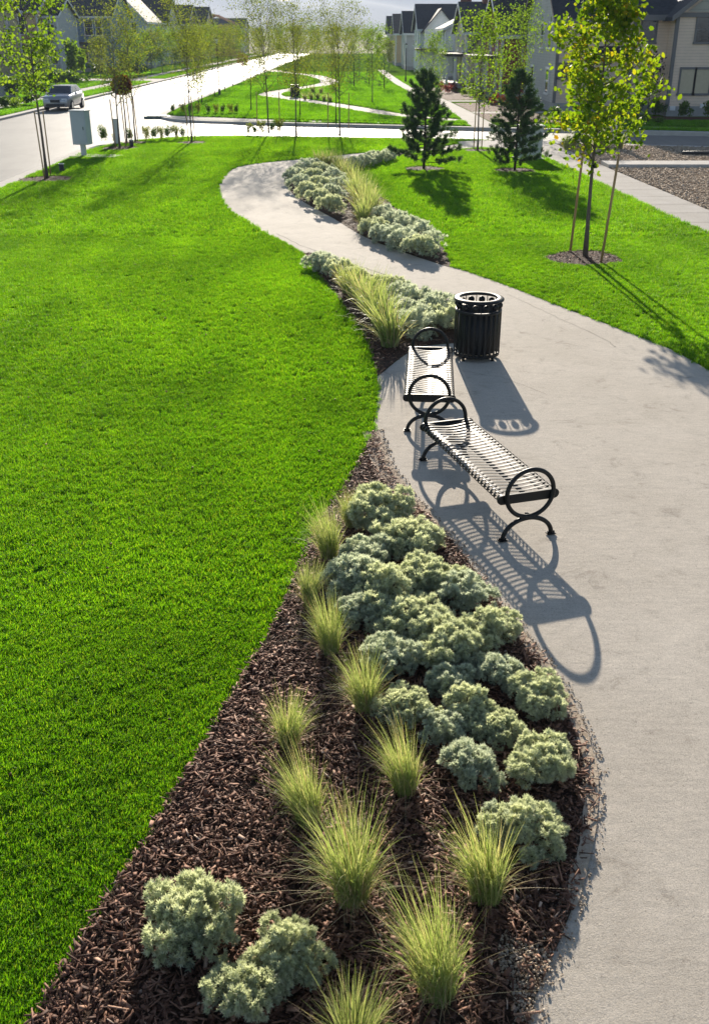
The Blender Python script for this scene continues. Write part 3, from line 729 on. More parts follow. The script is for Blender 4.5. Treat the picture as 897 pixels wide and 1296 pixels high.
SAGE = [sage_mesh(10 + i, lobes=l, heads=30, leaves=22, mat=m, spread=s) for i, (l, m, s) in enumerate([(11, 'sage', .74), (10, 'sage2', .70), (13, 'sage', .82), (9, 'sage2', .66), (13, 'sage', .88)])]
SAGE_FAR = [sage_mesh(40 + i, lobes=l, heads=22, leaves=10, mat=m, spread=s) for i, (l, m, s) in enumerate([(7, 'sage2', .7), (8, 'sage', .74), (6, 'sage2', .66)])]
TUFT = [tuft_mesh(70 + i, n=nn, h=.56, spread=sp_, lean=ln) for i, (nn, sp_, ln) in enumerate([(520, .15, (-.16, .02)), (560, .17, (-.1, .05)), (440, .14, (-.20, 0)), (500, .17, (.06, .04))])]
TUFT_FAR = [tuft_mesh(90 + i, n=230, h=.6, spread=sp_, lean=ln, w=.012) for i, (sp_, ln) in enumerate([(.20, (-.15, 0)), (.22, (-.05, .05)), (.19, (.05, 0))])]

def sage(px, py, wpx, label, group, far=False, k=None, zc=.20, hs=1.0):
    p = at(px, py, zc); w = wpx / ppm(p); lib = SAGE_FAR if far else SAGE
    i = rnd.randrange(len(lib)) if k is None else k
    t = thing('sage_shrub', label, 'shrub', (p.x, p.y, .012), rnd.uniform(0, 6.28), group)
    sc = w / (.66 if far else .84); t.scale = (sc, sc, sc * hs)
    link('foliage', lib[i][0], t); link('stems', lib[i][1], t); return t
def grass(px, py, hpx, label, group, far=False, k=None):
    p = at(px, py); lib = TUFT_FAR if far else TUFT; i = rnd.randrange(len(lib)) if k is None else k
    # height from the pixel span: solve for the top standing at the same distance
    h = max(.25, zat(px, py - hpx, p.y + .03)); s = h / .56 * (1.3 if far else .92)
    t = thing('ornamental_grass', label, 'grass clump', (p.x, p.y, .012), rnd.uniform(-.6, .6), group)
    t.scale = (s * (.95 if far else .82), s * (.95 if far else .82), s); t['kind'] = 'thing'
    link('blades', lib[i][0], t); link('dry_blades', lib[i][1], t); return t

G1 = 'sage shrubs in the near planting bed'
for a in [
    (478, 640, 74, 'soft grey-green sage mound beside the bare soil, farthest from the camera in the near bed', 0),
    (520, 674, 70, 'rounded sage mound hugging the pavement edge just below the benches', 2),
    (463, 690, 60, 'small sage mound between the two back clumps of ornamental grass and the rounded edge mound', 1),
    (444, 724, 74, 'sage mound at the lawn side, right behind the grass clump closest to the lawn', 3),
    (494, 737, 76, 'large sage mound in the middle of the dense back mass of the near bed', 4),
    (547, 722, 70, 'sage mound in the dense back mass, directly below the rounded edge mound', 0),
    (592, 742, 66, 'sage mound at the pavement edge beside the near bench shadow', 1),
    (455, 768, 58, 'bluish sage mound touching the right side of the feathery upright grass clump', 3),
    (527, 774, 76, 'broad sage mound at the centre of the upper half of the near bed', 2),
    (617, 786, 64, 'sage mound at the pavement edge beside the loop end of the bench shadow', 4),
    (499, 818, 70, 'ragged sage mound to the right of the tall grass clump in mid bed', 1),
    (562, 806, 80, 'tallest pointed sage mound in the middle of the near bed', 0),
    (603, 828, 42, 'smallest sage tuft between the pointed mound and the pavement-edge mounds', 3),
    (571, 850, 56, 'low bluish sage mound in the shade just below the pointed mound', 1),
    (514, 876, 60, 'pale straggly sage mound beside the stem bases in the centre left of the bed', 2),
    (639, 840, 62, 'sage mound just inside the pavement edge, above the bright yellowish mound', 3),
    (681, 868, 68, 'bright yellowish sage mound at the pavement edge where the bench shadow loop ends', 0),
    (590, 879, 62, 'pale sage mound with two heads in the centre right of the bed', 4),
    (559, 909, 54, 'small grey sage mound left of the reddish twigs', 1),
    (633, 906, 54, 'sage mound with reddish dry twigs showing at its side', 2),
    (596, 955, 72, 'tall grey sage column beside the lowest pair of pavement-edge mounds', 3),
    (688, 950, 78, 'full green-grey sage mound on the bare edge, nearest the widest bulge of the bed', 0),
    (640, 1026, 56, 'low dull sage mound half hidden behind the flat lowest mound', 1),
    (668, 1032, 76, 'flat wide sage mound, lowest one on the pavement side of the bed', 4),
]: sage(a[0], a[1], a[2], a[3], G1, k=a[4], zc=.17 if a[2] < 60 else .2)
G1b = 'sage shrubs in the bark near the camera'
sage(244, 1143, 100, 'silvery sage mound in the bark beside the lawn edge, upper of the nearest ones', G1b, k=2, hs=1.22)
sage(316, 1232, 92, 'silvery sage mound at the bottom of the picture, touching its neighbour on the right', G1b, k=0)
sage(366, 1190, 78, 'smaller silvery sage mound joined to the right of the bottom mound', G1b, k=4, hs=1.15)
G2 = 'ornamental grasses in the near planting bed'
for a in [
    (416, 708, 86, 'slim green grass clump near the lawn, second from the back of the row', 0),
    (444, 668, 58, 'short grass clump beside the farthest sage mound, backmost of the row', 1),
    (392, 764, 68, 'low dry grass clump leaning over the lawn edge', 3),
    (418, 828, 90, 'feathery upright grass clump left of the bluish sage mound', 0),
    (462, 902, 96, 'tall pale grass clump left of the ragged sage mound in mid bed', 1),
    (366, 948, 86, 'rounded bushy grass clump in the bark, nearest the lawn in mid bed', 3),
    (390, 1042, 110, 'loose grass clump between the bushy clump and the big foreground clump', 2),
    (446, 1142, 150, 'big dense grass clump in the left row, beside the pair of silvery mounds', 1),
    (512, 1006, 104, 'grass clump beside the tall grey sage column, with long blades leaning left', 2),
    (614, 1140, 138, 'wide arching grass clump with one blade reaching towards the pavement', 2),
    (552, 1262, 158, 'large grass clump in the foreground next to the pale dry soil patch', 0),
    (448, 1345, 120, 'grass clump cut by the bottom of the picture', 3),
]: grass(a[0], a[1], a[2], a[3], G2, k=a[4])

ORD = ['first', 'second', 'third', 'fourth', 'fifth', 'sixth', 'seventh', 'eighth', 'ninth', 'tenth', 'eleventh', 'twelfth', 'thirteenth', 'fourteenth', 'fifteenth', 'sixteenth', 'seventeenth', 'eighteenth', 'nineteenth', 'twentieth']
# bed behind the benches
G3 = 'sage shrubs in the bed behind the benches'
for i, (x, y, w) in enumerate([(402, 328, 26), (415, 332, 26), (428, 339, 28), (449, 345, 24), (478, 353, 22), (496, 357, 26)]):
    sage(x, y, w, '%s small sage mound from the far tip of the bed behind the benches' % ORD[i], G3, True)
for x, y, w, lb in [(508, 371, 34, 'sage mound right of the grass row, midway along the bed behind the benches'), (528, 381, 40, 'sage mound two plants left of the litter bin, on the pavement edge'),
                    (547, 392, 44, 'largest rounded sage mound left of the litter bin'), (566, 385, 30, 'sage mound partly hidden behind the litter bin'),
                    (509, 392, 32, 'sage mound touching the front clump of the grass row'), (526, 410, 44, 'sage mound behind the back loop of the far bench'), (562, 404, 40, 'sage mound between the litter bin and the back loop of the far bench')]:
    sage(x, y, w, lb, G3, True)
G4 = 'ornamental grasses in the bed behind the benches'
for i, (x, y, h) in enumerate([(439, 372, 34), (449, 381, 38), (461, 391, 42), (470, 402, 48), (481, 418, 52), (493, 440, 56)]):
    grass(x, y, h, '%s feathery grass clump counted from the far end of the row behind the benches' % ORD[i], G4, True)
# bed on the far side of the walk
G5 = 'sage shrubs in the bed across the walk'
rows = [('outer row of the far mass', [(374, 224, 24), (382, 233, 24), (392, 243, 25), (404, 251, 25), (418, 260, 27)]),
        ('middle row of the far mass', [(384, 217, 24), (395, 226, 24), (407, 236, 25), (420, 246, 26)]),
        ('inner row beside the grass strip', [(396, 212, 22), (408, 219, 24), (420, 228, 25), (431, 238, 25)]),
        ('near mass, pavement side', [(472, 288, 27), (484, 296, 28), (498, 300, 29), (513, 306, 31), (530, 313, 32)]),
        ('near mass, lawn side', [(487, 274, 27), (500, 281, 29), (515, 287, 30), (530, 296, 30), (543, 306, 30)]),
        ('strip at the far end', [(449, 206, 18), (460, 204, 18), (471, 201, 18), (482, 199, 18), (492, 196, 17)])]
for rn, pts in rows:
    for i, (x, y, w) in enumerate(pts):
        sage(x, y, w, '%s sage mound from the left, %s, across the walk' % (ORD[i], rn), G5, True)
G6 = 'ornamental grasses in the bed across the walk'
for i, (x, y, h) in enumerate([(404, 212, 20), (415, 214, 22), (427, 216, 22), (432, 226, 24), (441, 232, 26), (447, 240, 27), (455, 248, 28), (449, 255, 30), (462, 258, 30), (456, 267, 32), (468, 268, 31), (474, 276, 30), (465, 279, 34), (460, 287, 32)]):
    grass(x, y, h, '%s straw-tipped grass clump from the far end of the strip across the walk' % ORD[i], G6, True)

# ------------------------------------------------------------------ trees
def leaves(P, r, s0, s1, up=.25, mat='green', hue=None, ratio=.75):
    n = len(P); D = unit(rand_dirs(r, n) + np.array([0, 0, -.25])); Sd = unit(np.cross(D, rand_dirs(r, n)) + 1e-6)
    L = r.uniform(s0, s1, n); t = np.clip(hue if hue is not None else r.normal(.42, .22, n), 0, 1)
    W = L * ratio; N_ = np.cross(D, Sd)
    L_, W_ = L[:, None], W[:, None]
    V = np.stack([P, P + D * L_ * .35 + Sd * W_ * .5 + N_ * L_ * .08, P + D * L_ * .75 + Sd * W_ * .38 - N_ * L_ * .02, P + D * L_, P + D * L_ * .75 - Sd * W_ * .38 - N_ * L_ * .02, P + D * L_ * .35 - Sd * W_ * .5 + N_ * L_ * .08], 1).reshape(-1, 3)
    F = np.arange(n * 6).reshape(-1, 6)
    return V, F, np.repeat(t, 6)
def tree_mesh(seed, h=6.0, cb=1.9, w=2.6, tr=.05, nl=1500, s=(.07, .12), mat='green', shape='oval', limbs=16, up=.9, bend=.06, clump=.22, hue=None):
    r = np.random.default_rng(seed); tb = MB()
    ks = 9; tz = np.linspace(0, h * .97, ks); off = np.cumsum(r.normal(0, bend, (ks, 2)), 0) * np.linspace(0, 1, ks)[:, None]; off -= off[0]
    tb.tube([(off[i, 0], off[i, 1], tz[i]) for i in range(ks)], [tr * (1 - .86 * (i / (ks - 1)) ** .9) + (.018 if i == 0 else 0) for i in range(ks)], 8)
    C = []
    for k in range(limbs):
        f = (k + r.random() * .7) / limbs; z0 = cb + (h * .93 - cb) * f
        ox, oy = np.interp(z0, tz, off[:, 0]), np.interp(z0, tz, off[:, 1])
        if shape == 'oval': rad = w / 2 * math.sin(math.pi * (.12 + .80 * f)) ** .8
        elif shape == 'egg': rad = w / 2 * (1 - f) ** .8 * (.75 + .5 * min(f / .2, 1))
        elif shape == 'cone': rad = w / 2 * (1.02 - f) ** .75
        else: rad = w / 2 * (.55 + .45 * math.sin(math.pi * f))
        rad *= r.uniform(.7, 1.12); az = k * 2.4 + r.normal(0, .4); rise = rad * up * r.uniform(.7, 1.4)
        pts = []
        for j in range(5):
            t = j / 4; pts.append((ox + math.cos(az) * rad * t + r.normal(0, .02), oy + math.sin(az) * rad * t + r.normal(0, .02), z0 + rise * (t ** 1.3) + r.normal(0, .02)))
        r0 = tr * (.42 - .25 * f); tb.tube(pts, [r0 * (1 - .8 * j / 4) for j in range(5)], 5)
        for j in (1, 2, 3, 4, 4):
            b = np.array(pts[j])
            for q in range(2):
                e = b + r.normal(0, (.16 + .05 * w) * ((1.0 - .62 * f) if shape == 'egg' else 1), 3) * np.array([1, 1, .7]) + np.array([0, 0, .12]); tb.tube([tuple(b), tuple((b + e) / 2 + r.normal(0, .02, 3)), tuple(e)], [r0 * .35, r0 * .25, r0 * .12], 4, caps=False)
                C += [e, (b + e) / 2] if j > 1 else [e]
    top = np.array([off[-1, 0], off[-1, 1], tz[-1]]); C += [top, top - [0, 0, .25], top - [0, 0, .5], top - [0, 0, .15]]
    C = np.array(C); wt = r.random(len(C)) ** 1.5 + .08; wt /= wt.sum(); idx = r.choice(len(C), nl, p=wt)
    P = C[idx] + r.normal(0, clump, (nl, 3)) * np.array([1, 1, .8])
    hc = r.normal(.40, .16, len(C))[idx] + r.normal(0, .14, nl)
    V, F, T = leaves(P, r, s[0], s[1], mat=mat, hue=hc)
    return tb.mesh('trunk', M['bark'] if tr > .04 else M['twig']), mesh_np('crown', V, F, M[mat], T)
def plant_tree(px, py, meshes, label, name='young_tree', group=None, s=1.0, rz=None, cat='tree'):
    p = at(px, py); t = thing(name, label, cat, (p.x, p.y, 0), rnd.uniform(0, 6.28) if rz is None else rz, group); t.scale = (s,) * 3
    link('trunk', meshes[0], t); link('crown', meshes[1], t); return t
def stake(p, h, label, group, lean=(0, 0), rad=.022):
    mb = MB(); mb.tube([(0, 0, -.02), (lean[0] * .5, lean[1] * .5, h * .5), (lean[0], lean[1], h)], [rad, rad, rad * .95], 8)
    o = mb.build('tree_stake', M['stake']); o.location = p; tag(o, label, 'stake', group); return o
SG = 'wooden stakes beside young trees'

MAPLE = tree_mesh(3, h=6.0, cb=1.9, w=2.0, tr=.047, nl=4700, s=(.07, .135), mat='maple', shape='egg', limbs=28, up=.55, clump=.125, bend=.03)
m_ = plant_tree(740, 325, MAPLE, 'staked maple with yellow-green leaves standing in a bark ring on the right lawn', 'maple_tree', rz=4.0)
mb = MB(); mb.tube([(0, 0, 0), (0, 0, .07)], .07, 10); tie = mb.build('tree_tie', M['liner'], m_); tie.location = (0, .0, 1.82)
stake(at(721, 319), 2.35, 'left wooden stake beside the maple on the right lawn', SG, (.09, 0), .027)
stake(at(760, 333), 2.15, 'right wooden stake beside the maple on the right lawn', SG, (.13, 0), .027)

LT = tree_mesh(21, h=6.7, cb=2.3, w=2.3, tr=.05, nl=2500, s=(.08, .145), mat='green', limbs=22, up=1.1, clump=.17)
plant_tree(60, 226, LT, 'leafy bright green young tree nearest on the left, beside the street kerb', 'young_tree')
stake(at(57, 227), 2.1, 'left wooden stake beside the nearest street tree', SG, (-.06, 0)); stake(at(65, 223), 2.05, 'right wooden stake beside the nearest street tree', SG, (0, 0))
BIR = [tree_mesh(30 + i, h=5.9, cb=1.9, w=w_, tr=.045, nl=int(n_ * 2.6), s=(.042, .078), mat='olive', shape='wide', limbs=26, up=1.35, clump=.20, bend=.05) for i, (w_, n_) in enumerate([(2.6, 1500), (2.9, 1700), (2.3, 1150), (3.0, 1900)])]
BIRS = [tree_mesh(50 + i, h=6.0, cb=1.7, w=w_, tr=.04, nl=int(n_ * 4.2), s=(.05, .09), mat='olive', shape='wide', limbs=22, up=1.35, clump=.24) for i, (w_, n_) in enumerate([(2.4, 700), (2.8, 850)])]
GB = 'thin young trees along the park edge'
for x, y, k, lb, s in [(152, 188, 0, 'sparse young tree with bare lower twigs right of the grey pedestal cabinet', .84), (172, 180, 2, 'slim young tree just right of the sparse staked one, by the street corner', .82),
                       (243, 180, 3, 'fuller olive young tree on the street corner of the near lawn', .88),
                       (340, 169, 1, 'tall airy young tree at the far edge of the near lawn, left of three', .95), (375, 173, 3, 'young tree with a bare slender trunk base against the cross street, middle of the trio', .86),
                       (430, 172, 1, 'young tree between two orange stakes at the far edge of the near lawn', .85)]:
    plant_tree(x, y, BIR[k], lb, 'young_tree', GB, s)
for x, y, lb, h in [(147, 187, 'left stake beside the sparse young tree by the pedestal cabinet', 1.9), (160, 186, 'right stake beside the sparse young tree by the pedestal cabinet', 2.2), (167, 181, 'left stake beside the slim corner tree', 2.0), (175, 180, 'right stake beside the slim corner tree', 1.9),
                    (239, 179, 'short stake left of the fuller corner tree', 1.9), (247, 178, 'stake right of the fuller corner tree', 1.9), (415, 173, 'left orange stake of the tree at the far lawn edge', 1.9), (441, 173, 'right orange stake of the tree at the far lawn edge', 1.9),
                    (326, 168, 'stake left of the tall airy tree', 1.85), (354, 168, 'stake right of the tall airy tree', 1.85), (599, 189, 'left stake of the tree left of the white cabinet', 2.3), (609, 189, 'right stake of the tree left of the white cabinet', 2.3)]:
    stake(at(x, y), h, lb, SG, (-.06 if x < 300 else .02, 0))
GI = 'young trees on the island lawn'
for i, (x, y, k, lb) in enumerate([(318, 140, 0, 'thin young tree with two stakes at the left of the island lawn'), (380, 147, 1, 'thin young tree at the front of the island lawn, behind the middle trio'), (425, 155, 0, 'thin young tree on the strip between cross street and sidewalk'),
                     (252, 138, 1, 'street tree on the island kerb, left of the street lamp and closest to the corner'), (256, 131, 0, 'street tree on the island kerb, second from the corner'), (272, 123, 1, 'street tree on the island kerb just left of the lamp post'), (285, 116, 0, 'street tree on the island kerb just right of the lamp post'),
                     (295, 111, 1, 'street tree on the island kerb in front of the rust-crowned tree')]):
    plant_tree(x, y, BIRS[k], lb, 'young_tree', GI, .76)
for i, (x, y) in enumerate(sorted([(334, 112), (352, 106), (372, 100), (388, 112), (404, 98), (420, 110), (330, 98), (346, 94), (440, 100), (455, 95), (398, 122), (362, 92)])):
    plant_tree(x, y, BIRS[i % 2], '%s airy young tree from the left in the far part of the island lawn' % ORD[i], 'young_tree', 'far young trees on the island', .66 + .06 * (i % 3))
GT = tree_mesh(61, h=6.3, cb=1.9, w=2.7, tr=.045, nl=2800, s=(.07, .125), mat='green', limbs=24, up=.9, clump=.2)
plant_tree(604, 191, GT, 'light green young tree between two stakes left of the white cabinet', 'young_tree', None, .80)
GT2 = tree_mesh(62, h=6.6, cb=1.7, w=2.6, tr=.045, nl=2800, s=(.07, .125), mat='green', limbs=24, up=1.0, clump=.2)
t_ = thing('young_tree', 'light green young tree rising directly behind the pine with the white cabinet', 'tree', (8.3, 57, 0), 2.0); t_.scale = (.84,) * 3; link('trunk', GT2[0], t_); link('crown', GT2[1], t_)
t_ = thing('young_tree', 'slender light green tree rising directly behind the nearer pine', 'tree', (xat(545, 60), 60, 0), .7); t_.scale = (.66, .66, .65); link('trunk', GT2[0], t_); link('crown', GT2[1], t_)
plant_tree(471, 131, GT, 'staked light green tree on the right of the island lawn by the small pines', 'young_tree', None, .76, rz=.4)

def pine_mesh(seed, h=3.9, w=2.0, nb=46, per=34):
    r = np.random.default_rng(seed); tb = MB(); V, T = [], []
    tb.tube([(0, 0, 0), (.02, 0, h * .5), (0, .02, h)], [.055, .035, .008], 8)
    for k in range(nb):
        f = (k / nb) ** .85; z0 = .28 + (h * .93 - .28) * f; L = w / 2 * (1.02 - f) ** .72 * r.uniform(.62, 1.18); az = k * 2.4 + r.normal(0, .3); rise = L * (.12 + .55 * f)
        pts = [np.array([math.cos(az) * L * t, math.sin(az) * L * t, z0 + rise * t ** 1.6 - .05 * math.sin(t * 3)]) for t in (0, .35, .7, 1)]
        tb.tube([tuple(p) for p in pts], [.016, .012, .008, .004], 4, caps=False)
        nt = max(3, int(7 * L / .7))
        for q in range(nt):
            t = .28 + .72 * (q + 1) / nt; b = np.array([np.interp(t, (0, .35, .7, 1), [p[i] for p in pts]) for i in range(3)]) + r.normal(0, .05, 3) * (1 if t < 1 else .3)
            d = unit(np.array([math.cos(az), math.sin(az), .75]) + r.normal(0, .35, 3)); n = per
            tt = r.random(n); P = b + d * (tt * .17)[:, None]
            D = unit(rand_dirs(r, n) + d * .75); Sd = unit(np.cross(D, rand_dirs(r, n)))
            V.append(diamonds(P, D, Sd, r.uniform(.10, .17, n), np.full(n, .019))); T.append(np.repeat(np.clip(.35 + r.normal(0, .15) + r.normal(0, .15, n), 0, 1), 4))
    V = np.concatenate(V); return tb.mesh('trunk', M['twig']), mesh_np('needles', V, quads(len(V) // 4), M['pine'], np.concatenate(T))
def pine(px, py, ms, label, s, group, rz=0):
    p = at(px, py); t = thing('pine_tree', label, 'tree', (p.x, p.y, 0), rz, group); t.scale = (s,) * 3; link('trunk', ms[0], t); link('needles', ms[1], t); return t
PN = [pine_mesh(5, 3.85, 2.55, 78, 72), pine_mesh(8, 4.0, 2.5, 76, 72)]
pine(536, 214, PN[0], 'dark green pine beside the walk, left one of the two on the right lawn', .88, 'pines on the right lawn')
pine(651, 216, PN[1], 'dark green pine in front of the white utility cabinet on the right lawn', .85, 'pines on the right lawn', 1.4)
PF = pine_mesh(12, 3.4, 1.9, 30, 16)
for x, y, s, lb in [(448, 110, 1.0, 'tallest of the small dark pines on the island lawn'), (467, 108, .72, 'squat dark pine between its two neighbours on the island'), (486, 113, .88, 'small dark pine at the right end of the island group, by the sidewalk')]:
    pine(x, y, PF, lb, s, 'small pines on the island lawn', x)

# ------------------------------------------------------------------ shrubs and hedges of leaves
def bush_mesh(seed, n=500, mat='bush', s=(.06, .13), w=1.0, h=.8):
    r = np.random.default_rng(seed); K = 9
    c = np.stack([r.normal(0, .22, K), r.normal(0, .22, K), r.uniform(.25, .75, K)], 1)
    P = c[r.integers(0, K, n)] + unit(r.normal(0, 1, (n, 3))) * (.24 * r.random((n, 1)) ** .4); P[:, 2] = np.maximum(P[:, 2], .03)
    P *= np.array([w, w, h]); V, F, T = leaves(P, r, s[0], s[1], hue=np.clip(r.normal(.45, .2, n), 0, 1)); return mesh_np('shrub', V, F, M[mat], T)
BU = [bush_mesh(1, 600), bush_mesh(2, 600), bush_mesh(3, 420, 'redbush'), bush_mesh(4, 420, 'rust'), bush_mesh(5, 500, 'green')]
UP = [bush_mesh(11, 700, 'bush', (.04, .09), .62, 1.1), bush_mesh(12, 700, 'olive', (.04, .09), .58, 1.1)]
def bush(loc, me, s, label, group, name='shrub', cat='shrub'):
    o = link(name, me, None, loc); o.scale = s if isinstance(s, tuple) else (s,) * 3; o.rotation_euler = (0, 0, rnd.uniform(0, 6.28)); return tag(o, label, cat, group)
GS = 'small upright shrubs at the corner of the near lawn'
for i, (x, y, s) in enumerate([(133, 181, .75), (146, 181, .4), (166, 180, .6), (186, 179, .65), (195, 178, .6), (204, 178, .6), (213, 177, .6), (222, 177, .6), (231, 176, .55)]):
    bush(at(x, y), UP[i % 2], s, '%s small upright shrub from the left along the street corner of the near lawn' % ORD[i], GS)
for i, (x, y, s) in enumerate([(316, 171, .55), (323, 171, .45), (331, 171, .65), (345, 170, .6), (354, 170, .7)]):
    bush(at(x, y), UP[(i + 1) % 2], s, '%s small shrub from the left around the tall airy tree by the cross street' % ORD[i], 'small shrubs by the cross street')
for i, (x, y) in enumerate([(219, 144), (231, 144), (241, 144), (251, 144), (264, 145), (274, 145), (282, 145), (292, 145), (299, 145)]):
    bush(at(x, y), UP[i % 2], .6, '%s small shrub from the left on the front edge of the island lawn' % ORD[i], 'small shrubs on the island edge')
for i, (x, y) in enumerate([(386, 127), (394, 126), (402, 126), (410, 128), (418, 129), (406, 119), (396, 118)]):
    p = at(x, y); grass(x, y, 9, '%s low grass clump inside the bend of the island walk' % ORD[i], 'grasses by the island walk', True)
# red and yellow shrubs in the gardens on the right
for i, (x, y, k, s) in enumerate(sorted([(566, 118, 2, .9), (576, 116, 2, 1.0), (588, 121, 4, .8), (598, 123, 4, .8), (606, 126, 1, 1.1), (592, 113, 3, .9), (558, 112, 2, .8), (625, 133, 2, 1.0), (640, 134, 3, 1.0), (656, 136, 2, .9), (668, 136, 3, .8)])):
    bush(at(x, y), BU[k], s, '%s garden shrub from the left, %s, in the reddish bark before the right houses' % (ORD[i], {1: 'green', 2: 'red', 3: 'rusty brown', 4: 'yellow-green'}[k]), 'garden shrubs in front of the right houses')
for i, (x, y) in enumerate([(803, 145), (827, 145), (861, 148), (893, 148)]):
    p = at(x, y + 1); bush(Vector((p.x, p.y - .5, 0)), BU[i % 2], (.95, .95, 1.25), '%s clipped round shrub from the left against the big grey house wall' % ORD[i], 'shrubs against the big grey house')
for i, (x, y, s) in enumerate([(786, 154, .9), (800, 156, .7), (816, 155, .8), (833, 157, .7), (700, 150, 1.2), (714, 152, 1.0)]):
    bush(at(x, y), BU[i % 2], (s, s, s * .7), '%s low dark shrub from the left in the shaded bark bed by the grey house' % ORD[[2, 3, 4, 5, 0, 1][i]], 'low shrubs in the shaded bed')
pl = tree_mesh(81, h=3.3, cb=1.1, w=.9, tr=.03, nl=420, s=(.10, .17), mat='plum', limbs=10, up=1.3, clump=.12)
plant_tree(818, 147, pl, 'thin dark plum-leaved tree against the grey house wall', 'ornamental_tree')
# left side: bushes and trees in front of the houses
GL = 'bushes in front of the left houses'
for i, (x, y, k, s, lb) in enumerate([(22, 124, 0, 2.4, 'pale round bush at the left edge by the low wall'), (6, 116, 4, 2.4, 'tall bright bush at the far left edge'), (38, 112, 4, 2.6, 'leafy bush behind the parked car roof'), (70, 108, 0, 2.2, 'green bush right above the parked car'), (84, 108, 4, 2.4, 'rounded bright bush left of the blue house steps'),
                                    (95, 108, 1, 2.2, 'rounded bush below the porch of the blue house'), (4, 138, 0, 1.3, 'dark low shrub in the verge at the left edge'), (18, 137, 4, 1.1, 'yellow-flowering low shrub in the verge'), (36, 134, 1, 1.4, 'leafy low shrub in the verge near the parked car'), (58, 122, 1, 1.8, 'bush behind the windscreen of the parked car'),
                                    (128, 97, 1, 2.6, 'dark bush below the shrubby tree at the blue house'), (142, 98, 0, 2.2, 'bush at the right end of the blue house'), (172, 96, 1, 2.4, 'bush by the pale steps right of the blue house')]):
    bush(at(x, y), BU[k], (s, s, s * .8), lb, GL)
GTB = [tree_mesh(91, h=6.0, cb=1.3, w=4.2, tr=.06, nl=3600, s=(.11, .20), mat='green', limbs=22, up=.8, clump=.32), tree_mesh(92, h=6.0, cb=1.4, w=3.6, tr=.06, nl=3400, s=(.11, .2), mat='olive', limbs=22, up=.8, clump=.32)]
for i, (x, y, k, s, lb) in enumerate([(128, 100, 1, 1.05, 'reddish-tinged shrubby tree in front of the blue house'), (176, 98, 0, 1.15, 'bright green garden tree right of the blue house'), (192, 94, 1, 1.2, 'olive garden tree behind the side street mouth'), (206, 92, 0, 1.25, 'bright green garden tree beside the second dark-roofed house'),
                                    (222, 90, 0, 1.2, 'green garden tree in front of the third dark-roofed house'), (238, 88, 1, 1.2, 'olive garden tree left of the timber-framed building'), (252, 84, 0, 1.3, 'green garden tree below the timber-framed building'), (266, 81, 0, 1.4, 'green garden tree to the right under the timber frame'), (284, 76, 1, 1.5, 'distant green tree past the timber-framed building'),
                                    (300, 72, 0, 1.5, 'distant green tree at the end of the street'), (56, 103, 0, .95, 'garden tree between the tan house and the street tree'), (160, 100, 0, .7, 'small garden tree in front of the light blue wall')]):
    plant_tree(x, y, GTB[k], lb, 'garden_tree', 'garden trees on the left side of the street', s * .62)
for i, (x, y, k, s) in enumerate([(352, 72, 0, 1.6), (376, 70, 1, 1.7), (398, 72, 0, 1.6), (422, 71, 1, 1.7), (445, 73, 0, 1.5), (466, 76, 1, 1.4), (480, 80, 0, 1.2), (328, 70, 1, 1.6), (492, 88, 1, 1.0)]):
    plant_tree(x, y, GTB[k], '%s distant tree from the left in the belt closing the end of the park' % ORD[[1, 2, 3, 4, 5, 6, 7, 0, 8][i]], 'distant_tree', 'distant trees at the end of the park', s * .58)
cone = bush_mesh(14, 700, 'green', (.12, .24), .7, 2.0)
bush(at(95, 101), cone, 2.1, 'narrow cone-shaped green shrub beside the dark door of the blue house', None, 'cone_shrub')
# topiary with round rust-brown crown
def lollipop(px, py, ctr, rad, label, n=900):
    p = at(px, py); t = thing('topiary_tree', label, 'tree', p, 0, 'round rust-brown street trees'); h = ctr
    mb = MB(); mb.tube([(0, 0, 0), (.02, 0, h * .5), (0, 0, h)], [.035, .03, .02], 7); mb.build('trunk', M['twig'], t)
    r = np.random.default_rng(int(px)); P = np.array([0, 0, h]) + unit(r.normal(0, 1, (n, 3))) * (rad * r.random((n, 1)) ** .3)
    V, F, T = leaves(P, r, .08, .16); link('crown', mesh_np('crown', V, F, M['rust'], T), t)
lollipop(161, 181, zat(154, 107, at(161, 181).y), .40, 'young tree with a round rust-brown crown beside the two thin corner trees')
lollipop(308, 104, 2.1, .62, 'distant tree with a rounded rust-brown crown on the island kerb', 500)

